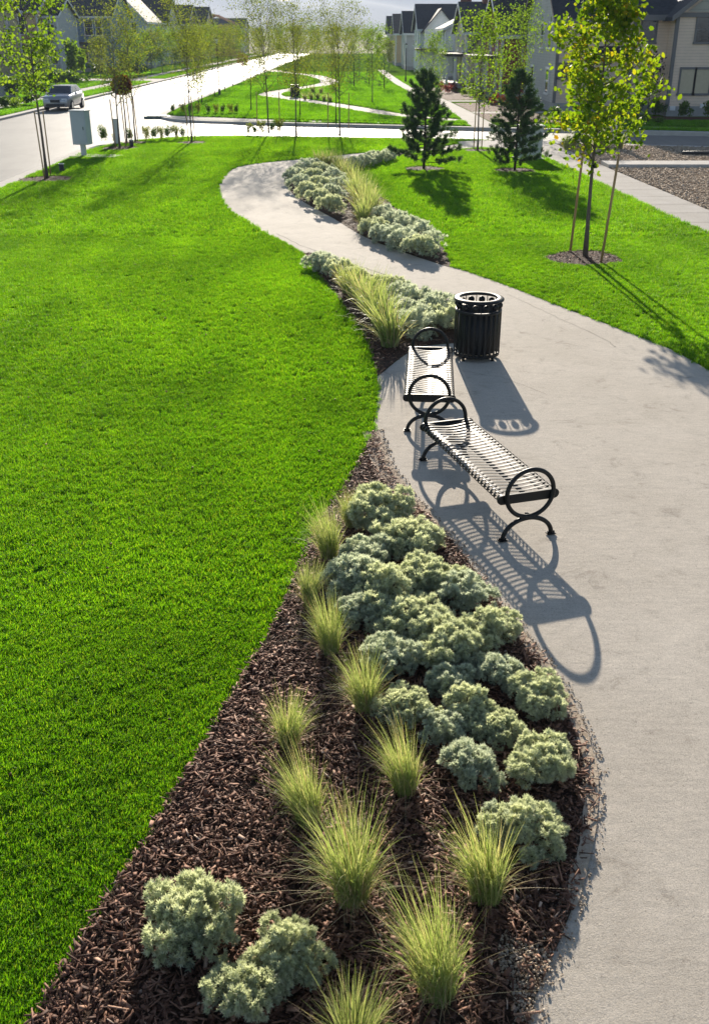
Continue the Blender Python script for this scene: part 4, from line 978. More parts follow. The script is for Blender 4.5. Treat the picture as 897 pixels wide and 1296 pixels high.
# ------------------------------------------------------------------ benches
def circle_pts(c, r, n, a0=0, a1=2 * math.pi, rx=1.0):
    return [Vector((c[0] + rx * r * math.cos(a0 + (a1 - a0) * i / n), c[1], c[2] + r * math.sin(a0 + (a1 - a0) * i / n))) for i in range(n + 1)]
def bench(label, group):
    L, W, Z = 2.02, .58, .445
    t = thing('park_bench', label, 'bench', (0, 0, 0), 0, group)
    sm = MB(); n = 27
    prof = []
    hw = W / 2 - .03
    for i in range(25):                       # rolled edges and a shallow dished middle
        u = -1 + 2 * i / 24; x = u * hw; z = Z - .012 * math.cos(u * math.pi * .9) * (1 if abs(u) < .9 else .8)
        prof.append((x, z))
    def roll(sgn):
        out = []
        for a in range(1, 9):
            th = math.pi / 2 - sgn * a * math.pi * 1.15 / 8; out.append((sgn * hw + .040 * math.cos(th), Z - .03 + .040 * math.sin(th)))
        return out
    full = roll(-1)[::-1] + prof + roll(1)
    for k in range(n):
        y = -L / 2 + .045 + (L - .09) * k / (n - 1)
        w, th = .034, .004
        # flat bar bent along the profile
        P = [Vector((x, y, z)) for x, z in full]; vs = []; fs = []
        for i, p in enumerate(P):
            d = (P[min(i + 1, len(P) - 1)] - P[max(i - 1, 0)]).normalized(); nn = Vector((-d.z, 0, d.x))
            for a, b in ((-1, -1), (1, -1), (1, 1), (-1, 1)): vs.append(p + Vector((0, a * w / 2 * (1 if b < 0 else .8), 0)) + nn * (b * th / 2))
        for i in range(len(P) - 1):
            for j in range(4): fs.append((i * 4 + j, i * 4 + (j + 1) % 4, (i + 1) * 4 + (j + 1) % 4, (i + 1) * 4 + j))
        sm.add(vs, fs, False)
    sm.build('seat', M['black'], t)
    rl = MB()
    for x in (-.2, 0, .2): rl.box((x, 0, Z - .040), (.045, L - .06, .012))
    rl.build('support_rail', M['black'], t)
    for s in (-1, 1):
        y = s * (L / 2 - .012)
        pm = MB(); st = []
        for a in range(13): th = math.pi / 2 + math.pi * a / 12; st.append((-hw - .008 + .047 * math.cos(th), Z - .032 + .047 * math.sin(th)))
        for a in range(13): th = -math.pi / 2 + math.pi * a / 12; st.append((hw + .008 + .047 * math.cos(th), Z - .032 + .047 * math.sin(th)))
        pm.prism(st, y - .014, y + .014, 'y'); pm.build('end_plate', M['black'], t, .004)
        yo = y + s * .036
        lm = MB(); lm.tube(circle_pts((0, yo, .462), .238, 40)[:-1], .0215, 10, closed=True); lm.build('armrest_loop', M['black'], t)
        g_ = MB()
        arc = [Vector((.252 * math.cos(a), yo, .012 + .198 * math.sin(a))) for a in np.linspace(0, math.pi, 29)]
        g_.tube(arc, .0225, 10)
        g_.build('leg_arch', M['black'], t)
        jb = MB(); jb.box((0, yo, .2175), (.115, .03, .030)); jb.box((0, yo - s * .03, .235), (.03, .05, .02)); jb.build('joint_block', M['black'], t, .004)
        for q in (-1, 1):
            fm = MB(); fm.box((q * .252, yo, .012), (.085, .06, .010)); fm.disc((q * .252 + q * .03, yo, .026), .009, (0, 0, 1), .022, 8); fm.disc((q * .252 - q * .03, yo, .026), .009, (0, 0, 1), .022, 8); fm.build('foot_flange', M['black'], t)
    return t
GBn = 'backless metal benches on the walk'
b1 = bench('nearer black slatted backless bench with round loop armrests', GBn)
fa, fb_, fc = at(633, 683), at(697, 678), at(537, 585)
dirv = Vector((fc.x - fa.x, fc.y - fa.y)).normalized()
mid_near = (fa + fb_) / 2
ang = math.atan2(dirv.y, dirv.x) - math.pi / 2
b1.rotation_euler = (0, 0, ang); b1.location = (mid_near.x + dirv.x * 1.02, mid_near.y + dirv.y * 1.02, .008)
s2n = (at(511, 503, .44) + at(575, 501, .44)) / 2; s2f = (at(517, 441, .44) + at(571, 440, .44)) / 2
d2 = Vector((s2f.x - s2n.x, s2f.y - s2n.y)).normalized()
b2 = copy_thing(b1, (s2n.x + d2.x * 1.0, s2n.y + d2.y * 1.0, .008), math.atan2(d2.y, d2.x) - math.pi / 2, 'farther black slatted backless bench, between the litter bin and the nearer bench')

# ------------------------------------------------------------------ litter bin
def litter_bin(label, loc, group=None):
    t = thing('litter_bin', label, 'bin', loc, 0, group); H = .89
    m = MB(); m.lathe([(.268, H - .030), (.262, H - .012), (.275, H), (.300, H + .004), (.345, H - .004), (.362, H - .020), (.360, H - .036), (.335, H - .044), (.29, H - .042), (.268, H - .030)], 48); m.build('top_ring', M['black'], t)
    m = MB(); m.lathe([(.300, H - .200), (.337, H - .200), (.337, H - .168), (.300, H - .168), (.300, H - .200)], 48); m.build('band_ring', M['black'], t)
    m = MB(); m.lathe([(.300, .055), (.333, .055), (.333, .092), (.300, .092), (.300, .055)], 48); m.build('base_ring', M['black'], t)
    sl = MB(); n = 26
    for k in range(n):
        a = 2 * math.pi * (k + .5) / n
        if k % 2: sl.box((.331 * math.cos(a), .331 * math.sin(a), (H - .17 + .07) / 2), (.010, .036, H - .24), a)
        else: sl.box((.331 * math.cos(a), .331 * math.sin(a), (H - .17 + .07) / 2), (.010, .036, H - .24), a)
    sl.build('slats', M['black'], t)
    pp = MB()
    for k in range(12):
        a = 2 * math.pi * k / 12; pp.tube([(.312 * math.cos(a), .312 * math.sin(a), H - .17), (.312 * math.cos(a), .312 * math.sin(a), H - .035)], .007, 6)
    pp.build('spindles', M['black'], t)
    for k in range(12):
        a = 2 * math.pi * (k + .5) / 12; d = MB(); d.lathe([(0, -.049), (.025, -.042), (.042, -.025), (.049, 0), (.042, .025), (.025, .042), (0, .049)], 12, (.300 * math.cos(a), .300 * math.sin(a), H - .104)); d.build('ornament_ball', M['black'], t)
    ln = MB(); ln.lathe([(.0, .10), (.27, .10), (.285, .12), (.285, H - .19), (.275, H - .19), (.270, .14), (0, .13)], 32); ln.build('liner', M['liner'], t)
    for k in range(4):
        a = math.pi / 4 + k * math.pi / 2; f = MB(); f.tube([(.30 * math.cos(a), .30 * math.sin(a), 0), (.30 * math.cos(a), .30 * math.sin(a), .06)], .022, 10); f.build('foot', M['black'], t)
    return t
p = at(602, 452); bin1 = litter_bin('round black slatted litter bin with a ring of balls under its rim', (p.x, p.y, .008))
p = at(373, 123); copy_thing(bin1, (p.x, p.y, .004), .4, 'small distant dark litter bin beside the bend of the island walk')

# ------------------------------------------------------------------ street furniture
def lamp(px, py, H, label):
    p = at(px, py); t = thing('street_lamp', label, 'street lamp', (p.x, p.y, 0), 0, 'black street lamps')
    m = MB(); m.lathe([(.13, 0), (.13, .06), (.10, .1), (.085, .45), (.06, .52), (.045, .6), (.038, H - .55), (.055, H - .5), (.055, H - .46), (.03, H - .44)], 14); m.build('post', M['black'], t)
    l = MB(); l.lathe([(.06, H - .44), (.125, H - .12), (.125, H - .10)], 10); l.build('lantern', M['lampglass'], t)
    c = MB(); c.lathe([(.145, H - .11), (.14, H - .08), (.06, H - .01), (.02, H + .05), (0, H + .06)], 10); c.build('cap', M['black'], t)
lamp(278, 121, zat(276, 47, at(278, 121).y), 'black street lamp on the island kerb beside the long street')
lamp(513, 104, zat(515, 55, at(513, 104).y), 'black street lamp by the sidewalk in front of the white houses')
# pedestal cabinet
p = at(107, 198)
t = thing('utility_pedestal', 'grey-green metal pedestal cabinet on a post by the street kerb', 'cabinet', (p.x, p.y, 0), R(-12))
m = MB(); m.box((0, 0, 1.06), (.62, .46, 1.22)); m.build('cabinet', M['cabinet'], t, .015)
m = MB(); m.box((0, 0, 1.685), (.68, .52, .04)); m.build('lid', M['cabinet'], t, .01)
m = MB(); m.box((0, -.234, 1.05), (.54, .012, 1.1)); d_ = m.build('door', M['cabinet'], t, .004); m = MB(); m.box((.2, -.248, 1.05), (.03, .02, .12)); m.build('handle', M['iron'], d_)
m = MB(); m.box((0, 0, .225), (.16, .16, .45)); m.build('post', M['cabinet'], t)
m = MB(); m.box((.5, .05, .02), (1.9, .9, .05)); m.build('pad', M['kerb'], t)
p = at(149, 183); t = thing('utility_pedestal', 'narrow pale grey utility box behind the sparse young tree', 'cabinet', (p.x, p.y, 0), .1)
m = MB(); m.box((0, 0, .52), (.26, .22, 1.04)); m.build('cabinet', M['cabinet2'], t, .01); m = MB(); m.box((0, 0, 1.05), (.30, .26, .03)); m.build('lid', M['cabinet2'], t)
p = at(668, 201); t = thing('utility_cabinet', 'white utility cabinet standing behind the right pine', 'cabinet', (p.x, p.y, 0), .08)
m = MB(); m.box((0, 0, .62), (.86, .7, 1.14)); m.build('cabinet', M['cabinet2'], t, .02); m = MB(); m.box((0, 0, 1.21), (.94, .78, .05)); m.build('lid', M['cabinet2'], t, .01); m = MB(); m.box((0, 0, .025), (1.1, .95, .06)); m.build('pad', M['kerb'], t)
m = MB(); m.box((0, -.354, .62), (.74, .012, .98)); m.build('door', M['cabinet2'], t)
for px, py, lb in ((79, 218, 'black ground spotlight with a pale rim beside the nearest street tree'), (167, 186, 'black ground spotlight beside the sparse staked tree')):
    p = at(px, py); t = thing('ground_light', lb, 'light', (p.x, p.y, 0), 0, 'ground spotlights by the street trees')
    m = MB(); m.lathe([(.085, 0), (.085, .26), (.075, .27), (.02, .25), (0, .25)], 14); m.build('housing', M['liner'], t); m = MB(); m.lathe([(.085, .262), (.10, .27), (.10, .29), (.085, .295), (.078, .28)], 14); m.build('rim', M['cabinet2'], t)
p = at(773, 187); m = MB(); m.box((0, 0, .72), (.27, .27, 1.44)); m.box((0, 0, 1.455), (.31, .31, .035)); o = m.build('boundary_post', M['post'], None, .01); o.location = p; tag(o, 'square off-white post standing at the edge of the gravel lot', 'post')
p = at(730, 187); m = MB(); m.tube([(0, 0, 0), (0, 0, 1.0), (0, 0, 1.06)], [.09, .085, .05], 10); o = m.build('marker_post', M['teal']); o.location = p; tag(o, 'short teal plastic marker post beside the sidewalk, left of the maple', 'marker')
for i, (x, y, h) in enumerate([(716, 190, 17), (724, 189, 19), (742, 189, 20), (754, 188, 20), (764, 188, 22), (783, 189, 20)]):
    grass(x, y, h, '%s pale dry grass clump from the left around the off-white post' % ORD[i], 'dry grasses by the off-white post', True)
p = at(862, 197); m = MB(); m.tube([(p.x, p.y, .10), (p.x + 3.5, p.y + .1, .10)], .075, 10); tag(m.build('drain_pipe', M['pipe']), 'black plastic pipe lying on the gravel', 'pipe')
p = at(200, 147); m = MB(); m.box((0, 0, -.05), (1.5, .9, .14)); m.box((0, 0, .03), (1.2, .6, .03)); o = m.build('storm_drain', M['iron'], None, .02); o.location = p; tag(o, 'greenish storm drain cover at the island corner', 'drain')

# ------------------------------------------------------------------ parked car (nose towards the camera)
def car(loc, label):
    t = thing('parked_car', label, 'car', loc, 0)
    body = MB(); L, W = 4.4, 1.76
    # cross sections along the length: (y, half width, sill z, shoulder z)
    sec = [(-2.2, .70, .32, .62), (-2.12, .80, .24, .80), (-1.5, .87, .22, .92), (-.75, .88, .22, .98), (.2, .88, .22, 1.0), (1.4, .88, .22, 1.02), (2.05, .82, .26, 1.0), (2.2, .74, .36, .86)]
    vs, fs = [], []
    for y, hw, z0, z1 in sec:
        vs += [(-hw * .92, y, z0), (-hw, y, z0 + .16), (-hw, y, z1 - .14), (-hw * .93, y, z1), (0, y, z1 + .025), (hw * .93, y, z1), (hw, y, z1 - .14), (hw, y, z0 + .16), (hw * .92, y, z0)]
    n = 9
    for i in range(len(sec) - 1):
        for j in range(n - 1): fs.append((i * n + j, i * n + j + 1, (i + 1) * n + j + 1, (i + 1) * n + j))
        fs.append((i * n + n - 1, i * n, (i + 1) * n, (i + 1) * n + n - 1))
    fs += [tuple(range(n)), tuple(range((len(sec) - 1) * n, len(sec) * n))[::-1]]
    body.add(vs, fs, True); body.build('body', M['carpaint'], t)
    cab = MB(); a = [(-.98, .98, .82), (-.25, 1.44, .64), (1.15, 1.46, .64), (1.95, 1.02, .78)]
    vs = []
    for y, z, hw in a: vs += [(-hw, y, z), (hw, y, z)]
    vs += [(-.82, 1.95, .95), (.82, 1.95, .95), (-.82, -.98, .95), (.82, -.98, .95)]
    cab.add(vs, [(0, 1, 3, 2), (2, 3, 5, 4), (4, 5, 7, 6), (0, 2, 4, 6, 8, 10), (1, 11, 9, 7, 5, 3)]); cab.build('roof', M['carpaint'], t)
    def pane(name, q):
        m = MB(); c = sum((Vector(x) for x in q), Vector()) / 4; nrm = (Vector(q[1]) - Vector(q[0])).cross(Vector(q[2]) - Vector(q[0])).normalized()
        if nrm.dot(c - Vector((0, .4, .9))) < 0: nrm = -nrm
        qq = [c + (Vector(x) - c) * .9 + nrm * .006 for x in q]; q2 = [x - nrm * .012 for x in qq]
        m.add(qq + q2, [(0, 1, 2, 3), (4, 7, 6, 5), (0, 4, 5, 1), (1, 5, 6, 2), (2, 6, 7, 3), (3, 7, 4, 0)]); m.build(name, M['carglass'], t)
    pane('windscreen', [(-.80, -.96, 1.0), (.80, -.96, 1.0), (.64, -.25, 1.44), (-.64, -.25, 1.44)])
    pane('rear_window', [(-.76, 1.93, 1.04), (.76, 1.93, 1.04), (.64, 1.15, 1.46), (-.64, 1.15, 1.46)])
    for s in (-1, 1):
        pane('side_window', [(s * .80, -.70, 1.0), (s * .80, .42, 1.0), (s * .65, .42, 1.42), (s * .65, -.16, 1.42)])
        pane('side_window', [(s * .80, .50, 1.0), (s * .79, 1.55, 1.0), (s * .65, 1.12, 1.42), (s * .65, .50, 1.42)])
        m = MB(); m.box((s * .58, -2.13, .68), (.34, .10, .15)); m.build('headlight', M['headlight'], t, .02)
        m = MB(); m.box((s * .62, 2.16, .82), (.26, .08, .16)); m.build('tail_light', M['tail'], t, .02)
        m = MB(); m.box((s * .98, -.62, 1.0), (.16, .10, .12)); m.build('mirror', M['carpaint'], t, .02)
        for y in (-1.38, 1.36):
            w = MB(); w.disc((s * .80, y, .32), .32, (1, 0, 0), .21, 24); wo = w.build('tyre', M['tyre'], t, .02)
            r_ = MB(); r_.disc((s * .905, y, .32), .20, (1, 0, 0), .012, 16); r_.build('rim', M['rim'], wo)
    m = MB(); m.box((0, -2.19, .60), (.62, .06, .16)); m.build('grille', M['liner'], t); m = MB(); m.box((0, -2.20, .36), (1.2, .06, .14)); m.build('lower_grille', M['liner'], t)
    return t
p = at(64, 138); car((-19.25, p.y + 2.0, -.12), 'silver-grey compact car parked at the left kerb, nose towards the camera')

# ------------------------------------------------------------------ houses
def gable_roof(mb, x0, x1, y0, y1, ez, rz_, axis, ov=.4, th=.16):
    if axis == 'x':
        ym = (y0 + y1) / 2; sl = (rz_ - ez) / (ym - y0); zo = ez - ov * sl
        poly = [(y0 - ov, zo), (ym, rz_), (y1 + ov, zo), (y1 + ov, zo + th), (ym, rz_ + th * 1.25), (y0 - ov, zo + th)]
        mb.prism(poly, x0 - ov, x1 + ov, 'x')
    else:
        xm = (x0 + x1) / 2; sl = (rz_ - ez) / (xm - x0); zo = ez - ov * sl
        poly = [(x0 - ov, zo), (xm, rz_), (x1 + ov, zo), (x1 + ov, zo + th), (xm, rz_ + th * 1.25), (x0 - ov, zo + th)]
        mb.prism(poly, y0 - ov, y1 + ov, 'y')
def gable_wall(mb, x0, x1, y0, y1, ez, rz_, axis, zb=.0):
    if axis == 'x': mb.prism([(y0, zb), (y1, zb), (y1, ez), ((y0 + y1) / 2, rz_ - .02), (y0, ez)], x0, x1, 'x')
    else: mb.prism([(x0, zb), (x1, zb), (x1, ez), ((x0 + x1) / 2, rz_ - .02), (x0, ez)], y0, y1, 'y')
def window(t, face, u, z, w, h, plane, trim='white', pane='glass', label=None, split=True):
    """face 'f' = towards -Y at y=plane (u is x); 'l' = towards -X, 'r' = towards +X at x=plane (u is y)"""
    m = MB(); tw = .10
    def bx(mb, a0, a1, z0, z1, o0, o1):
        if face == 'f': mb.box2((a0, plane - o1, z0), (a1, plane - o0, z1))
        elif face == 'l': mb.box2((plane - o1, a0, z0), (plane - o0, a1, z1))
        else: mb.box2((plane + o0, a0, z0), (plane + o1, a1, z1))
    bx(m, u - w / 2 - tw, u - w / 2, z - h / 2, z + h / 2, -.02, .06); bx(m, u + w / 2, u + w / 2 + tw, z - h / 2, z + h / 2, -.02, .06)
    bx(m, u - w / 2 - tw, u + w / 2 + tw, z + h / 2, z + h / 2 + tw * 1.3, -.02, .075); bx(m, u - w / 2 - tw * 1.3, u + w / 2 + tw * 1.3, z - h / 2 - tw * 1.2, z - h / 2, -.02, .09)
    if split: bx(m, u - w / 2, u + w / 2, z - .025, z + .025, -.02, .045)
    o = m.build('window', M[trim], t)
    q = MB(); bx(q, u - w / 2, u + w / 2, z - h / 2, z + h / 2, -.01, .022); q.build('pane', M[pane], o)
    return o
def house(name, label, x0, x1, y0, y1, ez, rz_, axis, wall, roof='r', trim='white', wins=(), porch=None, chimney=None, group=None, wing=None, door=None, corners=True, front=None):
    t = thing(name, label, 'house', ((x0 + x1) / 2, (y0 + y1) / 2, 0), 0, group); off = Vector(t.location)
    def P(o): o.location = -off; return o
    w = MB(); gable_wall(w, x0, x1, y0, y1, ez, rz_, axis, .45)
    if wing: gable_wall(w, *wing[:6], wing[6], .45)
    P(w.build('wall', wall, t))
    f = MB(); f.box2((x0 - .03, y0 - .03, -.1), (x1 + .03, y1 + .03, .45))
    if wing: f.box2((wing[0] - .03, wing[2] - .03, -.1), (wing[1] + .03, wing[3] + .03, .449))
    P(f.build('foundation', M['foundation'], t))
    r_ = MB(); gable_roof(r_, x0, x1, y0, y1, ez, rz_, axis)
    if wing: gable_roof(r_, *wing[:6], wing[6], .35, .15)
    ro = P(r_.build('roof', M['roof_' + roof], t))
    if corners:
        c = MB(); s = .09
        for x in (x0, x1):
            for y in (y0, y1): c.box2((x - s, y - s, .45), (x + s, y + s, ez - .06))
        zf = ez - .4 * (rz_ - ez) / (((y1 - y0) if axis == 'x' else (x1 - x0)) / 2)
        if axis == 'x':
            c.box2((x0 - .38, y0 - .43, zf - .12), (x1 + .38, y0 - .40, zf + .13)); sl = (rz_ - ez) / ((y1 - y0) / 2)
            for x in (x0 - .42, x1 + .42):
                c.prism([(y0 - .4, zf - .1), ((y0 + y1) / 2, rz_ - .1), (y1 + .4, zf - .1), (y1 + .4, zf + .14), ((y0 + y1) / 2, rz_ + .16), (y0 - .4, zf + .14)], x - .02, x + .02, 'x')
        else:
            for x in (x0 - .42, x1 + .42): c.box2((x - .02, y0 - .38, zf - .12), (x + .02, y1 + .38, zf + .13))
            c.prism([(x0 - .4, zf - .1), ((x0 + x1) / 2, rz_ - .1), (x1 + .4, zf - .1), (x1 + .4, zf + .14), ((x0 + x1) / 2, rz_ + .16), (x0 - .4, zf + .14)], y0 - .44, y0 - .40, 'y')
        P(c.build('trim', M[trim], t))
    for a in wins:
        o = window(t, *a); P(o)
    if door:
        fc, u, pl_ = door; m = MB()
        if fc == 'f': m.box2((u - .5, pl_ - .05, .45), (u + .5, pl_ + .02, 2.6))
        elif fc == 'l': m.box2((pl_ - .05, u - .5, .45), (pl_ + .02, u + .5, 2.6))
        else: m.box2((pl_ - .02, u - .5, .45), (pl_ + .05, u + .5, 2.6))
        P(m.build('door', M['door'], t))
    if porch:
        a, b, c_, d, z, pr = porch
        m = MB(); m.box2((a - .25, c_ - .25, z), (b + .25, d + .25, z + .22)); P(m.build('porch_roof', M['roof_' + pr], t))
        m = MB(); m.box2((a, c_, 0), (b, d, .42)); P(m.build('porch_floor', M['foundation'], t))
        for x, y in {(a + .12, c_ + .12), (b - .12, c_ + .12), (a + .12, d - .12), (b - .12, d - .12), ((a + b) / 2, c_ + .12)}:
            m = MB(); m.box2((x - .1, y - .1, .42), (x + .1, y + .1, z)); P(m.build('porch_post', M['white'], t))
    for q in (chimney or []):
        m = MB(); m.box2((q[0] - .5, q[1] - .45, ez), (q[0] + .5, q[1] + .45, q[2])); m.box2((q[0] - .56, q[1] - .51, q[2]), (q[0] + .56, q[1] + .51, q[2] + .12)); o = m.build('chimney', M['brick'], ro)
    return t

# big grey-beige house on the right: three stepped wall bays under a dark roof
def big_house():
    wall = siding('beige_grey_siding', (.76, .60, .47)); front_siding = siding('pale_grey_siding', (.46, .46, .45))
    t = thing('house', 'large beige-grey two-storey house with dark roof closing the right side', 'house', (18, 66, 0)); off = Vector(t.location)
    def P(o): o.location = -off; return o
    xa, xb, xc = 12.25, 16.3, 18.3; ya, yb, yc = 66.2, 64.4, 62.9; E = 5.25
    w = MB(); w.prism([(ya, .55), (78, .55), (78, E), (72, 9.0), (ya, E)], xa, xb, 'x'); w.box2((xb + .0, yb, .55), (xc, 77.9, E)); w.prism([(xc, .55), (27, .55), (27, E), (22.6, 8.6), (xc, E)], yc, 77.8, 'y'); P(w.build('wall', wall, t))
    f = MB(); f.box2((xa - .02, ya - .03, -.1), (xb, 78, .55)); f.box2((xb, yb - .03, -.1), (xc, 78, .548)); f.box2((xc, yc - .03, -.1), (27, 78, .552)); P(f.build('foundation', M['foundation'], t))
    sd = MB(); sd.prism([(ya + .1, .55), (77.9, .55), (77.9, E), (72, 8.9), (ya + .1, E)], xa - .06, xa - .005, 'x'); P(sd.build('front_wall', front_siding, t))  # front face has its own pale grey paint
    gb = MB(); gb.prism([(xc + .5, E + .25), (26.6, E + .25), (22.6, 8.35)], yc - .05, yc - .004, 'y'); P(gb.build('gable_panel', siding('gable_panel_board', (.42, .41, .35), .4), t))
    r_ = MB()
    r_.prism([(ya - .55, E - .28), (72, 9.1), (78.5, E - .3), (78.5, E - .12), (72, 9.32), (ya - .55, E - .08)], xa - .45, xb + .05, 'x')
    r_.prism([(yb - .5, E - .10), (72, 9.15), (72, 9.36), (yb - .5, E + .10)], xb - .25, xc + .6, 'x')
    r_.prism([(xc - .45, E - .22), (22.6, 8.85), (27.5, E - .2), (27.5, E - .0), (22.6, 9.05), (xc - .45, E - .02)], yc - .45, 78, 'y')
    ro = P(r_.build('roof', M['roof_b'], t))
    m = MB(); m.prism([(yb - .5, E - .12), (72, 9.1), (72, 9.40), (yb - .5, E + .13)], xb - .30, xb - .262, 'x'); P(m.build('rake_board', simple('sunlit_rake_board', (.62, .55, .46), .6), t))  # brightness of the sunlit roof edge is put into this board's colour
    tr = MB(); s = .09
    for x, y, zt in ((xa, ya, E - .2), (xb, yb, E), (xc, yc, E), (27, yc, E)): tr.box2((x - s, y - s, .55), (x + s, y + s, zt))
    tr.box2((xa - .45, ya - .60, E - .36), (xb, ya - .55, E - .06)); tr.box2((xb - .24, yb - .56, E - .18), (xc + .1, yb - .505, E + .12)); tr.box2((xc, yc - .10, E - .02), (27, yc - .055, E + .22))
    tr.prism([(xc - .45, E - .26), (22.6, 8.82), (27.5, E - .24), (27.5, E + .02), (22.6, 9.08), (xc - .45, E + .02)], yc - .50, yc - .455, 'y')
    P(tr.build('trim', M['greytrim'], t))
    def wz(px0, px1, py0, py1, Y):
        z0, z1 = zat(px0, py1, Y), zat(px0, py0, Y); x0, x1 = xat(px0, Y, (z0 + z1) / 2), xat(px1, Y, (z0 + z1) / 2); return (x0 + x1) / 2, (z0 + z1) / 2, abs(x1 - x0), z1 - z0
    for a, Y, pane, sp in (((812, 829, 22, 53), yb, 'glass', True), ((881, 902, 22, 53), yc, 'glass', True), ((860, 877, 88, 118), yc, 'blind', False), ((879, 897, 88, 118), yc, 'blind', False), ((704, 717, 25, 37), ya, 'blind', False), ((706, 722, 82, 98), ya, 'glass', True)):  # cream blinds at lower right carry the room's interior light in their colour
        u, z, w_, h_ = wz(*a, Y); P(window(t, 'f', u, z, w_, h_, Y, 'greytrim', pane, None, sp))
    for u, z in ((68.6, 4.3), (68.6, 1.7), (71.5, 4.3), (74.5, 1.7)): P(window(t, 'l', u, z, 1.1, 1.35, xa - .06, 'white'))
    pr = MB(); pr.prism([(ya - 1.5, 2.95), (ya, 3.55), (ya, 3.72), (ya - 1.5, 3.12)], 14.6, xb + .2, 'x'); P(pr.build('porch_roof', M['roof_b'], t))
    bb = MB(); bb.box2((14.9, ya - 1.2, .45), (xb - .02, ya - .0, 2.95)); P(bb.build('bay_wall', wall, t))
    for x, z in ((851, 137), (889, 134)):
        u, zz = xat(x, yc, .8), zat(x, z, yc); m = MB(); m.box2((u - .16, yc - .09, zz - .12), (u + .16, yc - .01, zz + .12)); P(m.build('wall_vent', M['white'], t))
    m = MB(); m.tube([(17.5, 66.3, 6.3), (17.5, 66.3, 7.4)], .09, 10); m.box((17.5, 66.3, 6.55), (.5, .5, .05)); o = m.build('roof_vent', M['white'], ro); m_bl = 0
big_house()
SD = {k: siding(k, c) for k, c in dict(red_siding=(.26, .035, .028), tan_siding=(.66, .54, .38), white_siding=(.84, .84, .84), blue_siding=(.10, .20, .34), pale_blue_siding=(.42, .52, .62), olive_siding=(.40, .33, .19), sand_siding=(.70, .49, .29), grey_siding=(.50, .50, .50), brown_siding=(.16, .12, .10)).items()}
GR, GLh = 'houses along the right of the park', 'houses along the left side of the street'
house('house', 'dark-roofed house with red siding just left of the large beige-grey house', 10.9, 22, 81, 92, 4.4, 7.2, 'x', SD['red_siding'], 'd', 'white', [('l', 84, 3.4, 1.1, 1.3, 10.9), ('l', 88, 3.4, 1.1, 1.3, 10.9), ('f', 13, 3.3, 1.1, 1.3, 81)], (9.2, 10.9, 83, 90, 2.7, 'd'), None, GR, (12.5, 17, 79.5, 86, 4.2, 6.6, 'y'), ('l', 86, 10.9))
house('house', 'tan house with dark gables and two brick chimneys on the right', 9.9, 20, 97, 108, 4.6, 6.9, 'x', SD['tan_siding'], 'r', 'white', [('l', 100, 3.7, 1.1, 1.3, 9.9), ('l', 105, 3.7, 1.1, 1.3, 9.9), ('f', 11, 1.7, .9, 1.5, 97), ('f', 12.4, 1.7, .9, 1.5, 97)], (8.2, 9.9, 98, 105, 2.6, 'r'), [(12.2, 102.5, 7.9), (10.6, 106.5, 7.4)], GR, (10.2, 13.5, 95.5, 100, 3.2, 5.6, 'y'), ('l', 102, 9.9))
house('house', 'tall white house with a dark porch roof behind the nearer pine', 9.4, 19, 113, 124, 5.0, 7.2, 'y', SD['white_siding'], 'r', 'white', [('f', 10.8, 4.1, .8, 1.5, 113), ('f', 12.6, 4.1, .8, 1.5, 113), ('f', 10.6, 1.5, .8, 1.4, 113), ('l', 116, 4.1, 1, 1.4, 9.4), ('l', 120, 4.1, 1, 1.4, 9.4)], (9.0, 13.4, 110.8, 113, 2.6, 'w'), None, GR, None, ('f', 12.2, 113))
house('house', 'white house with pale blue windows and a low porch behind the street lamp', 7.8, 18, 131, 143, 5.0, 7.6, 'x', SD['white_siding'], 'r', 'white', [('f', 8.7, 4.1, .9, 1.5, 131), ('f', 10.4, 4.1, .9, 1.5, 131), ('f', 12.2, 4.1, .9, 1.5, 131), ('f', 9, 1.7, 1, 1.5, 131), ('l', 134, 4.1, 1, 1.4, 7.8), ('l', 139, 4.1, 1, 1.4, 7.8)], (7.4, 12, 128.8, 131, 2.7, 'w'), None, GR, (8.2, 12, 129.8, 136, 4.9, 7.0, 'y'), ('f', 10.8, 129.8))
for i, (x, y, wl, rf, lb) in enumerate([(7.0, 150, 'grey_siding', 'd', 'grey house with dark roof right behind the white house with blue windows'), (6.4, 170, 'sand_siding', 'w', 'sand-coloured house with weathered roof in the far right row, second from its end'), (6.0, 190, 'grey_siding', 'd', 'last small dark-roofed house of the far right row')]):
    house('house', lb, x, x + 10, y, y + 12, 4.6, 7.2, 'x', SD[wl], rf, 'white', [('f', x + 1.5, 3.8, 1, 1.4, y), ('f', x + 4, 3.8, 1, 1.4, y), ('f', x + 2.5, 1.6, 1, 1.4, y)], None, None, GR)
house('house', 'olive-brown house at the left edge of the view', -52, -37.6, 112, 124, 6.6, 9.6, 'x', SD['olive_siding'], 'd', 'white', [('r', 115, 5, 1.2, 1.6, -37.6), ('r', 120, 5, 1.2, 1.6, -37.6), ('f', -39.4, 5.0, 1.0, 1.7, 112)], None, None, GLh)
house('house', 'sand-coloured house with a grey gabled front left of the blue house', -46, -36.6, 128, 140, 6.9, 9.3, 'x', SD['sand_siding'], 'd', 'white', [('f', -38.8, 5.4, 1.5, 1.9, 128), ('f', -43, 5.4, 1.2, 1.6, 128), ('f', -39, 2.0, 1.2, 1.7, 128), ('r', 131, 5.2, 1.2, 1.6, -36.6)], (-41, -37, 126, 128, 3.1, 'w'), None, GLh, None, ('f', -38.0, 128))
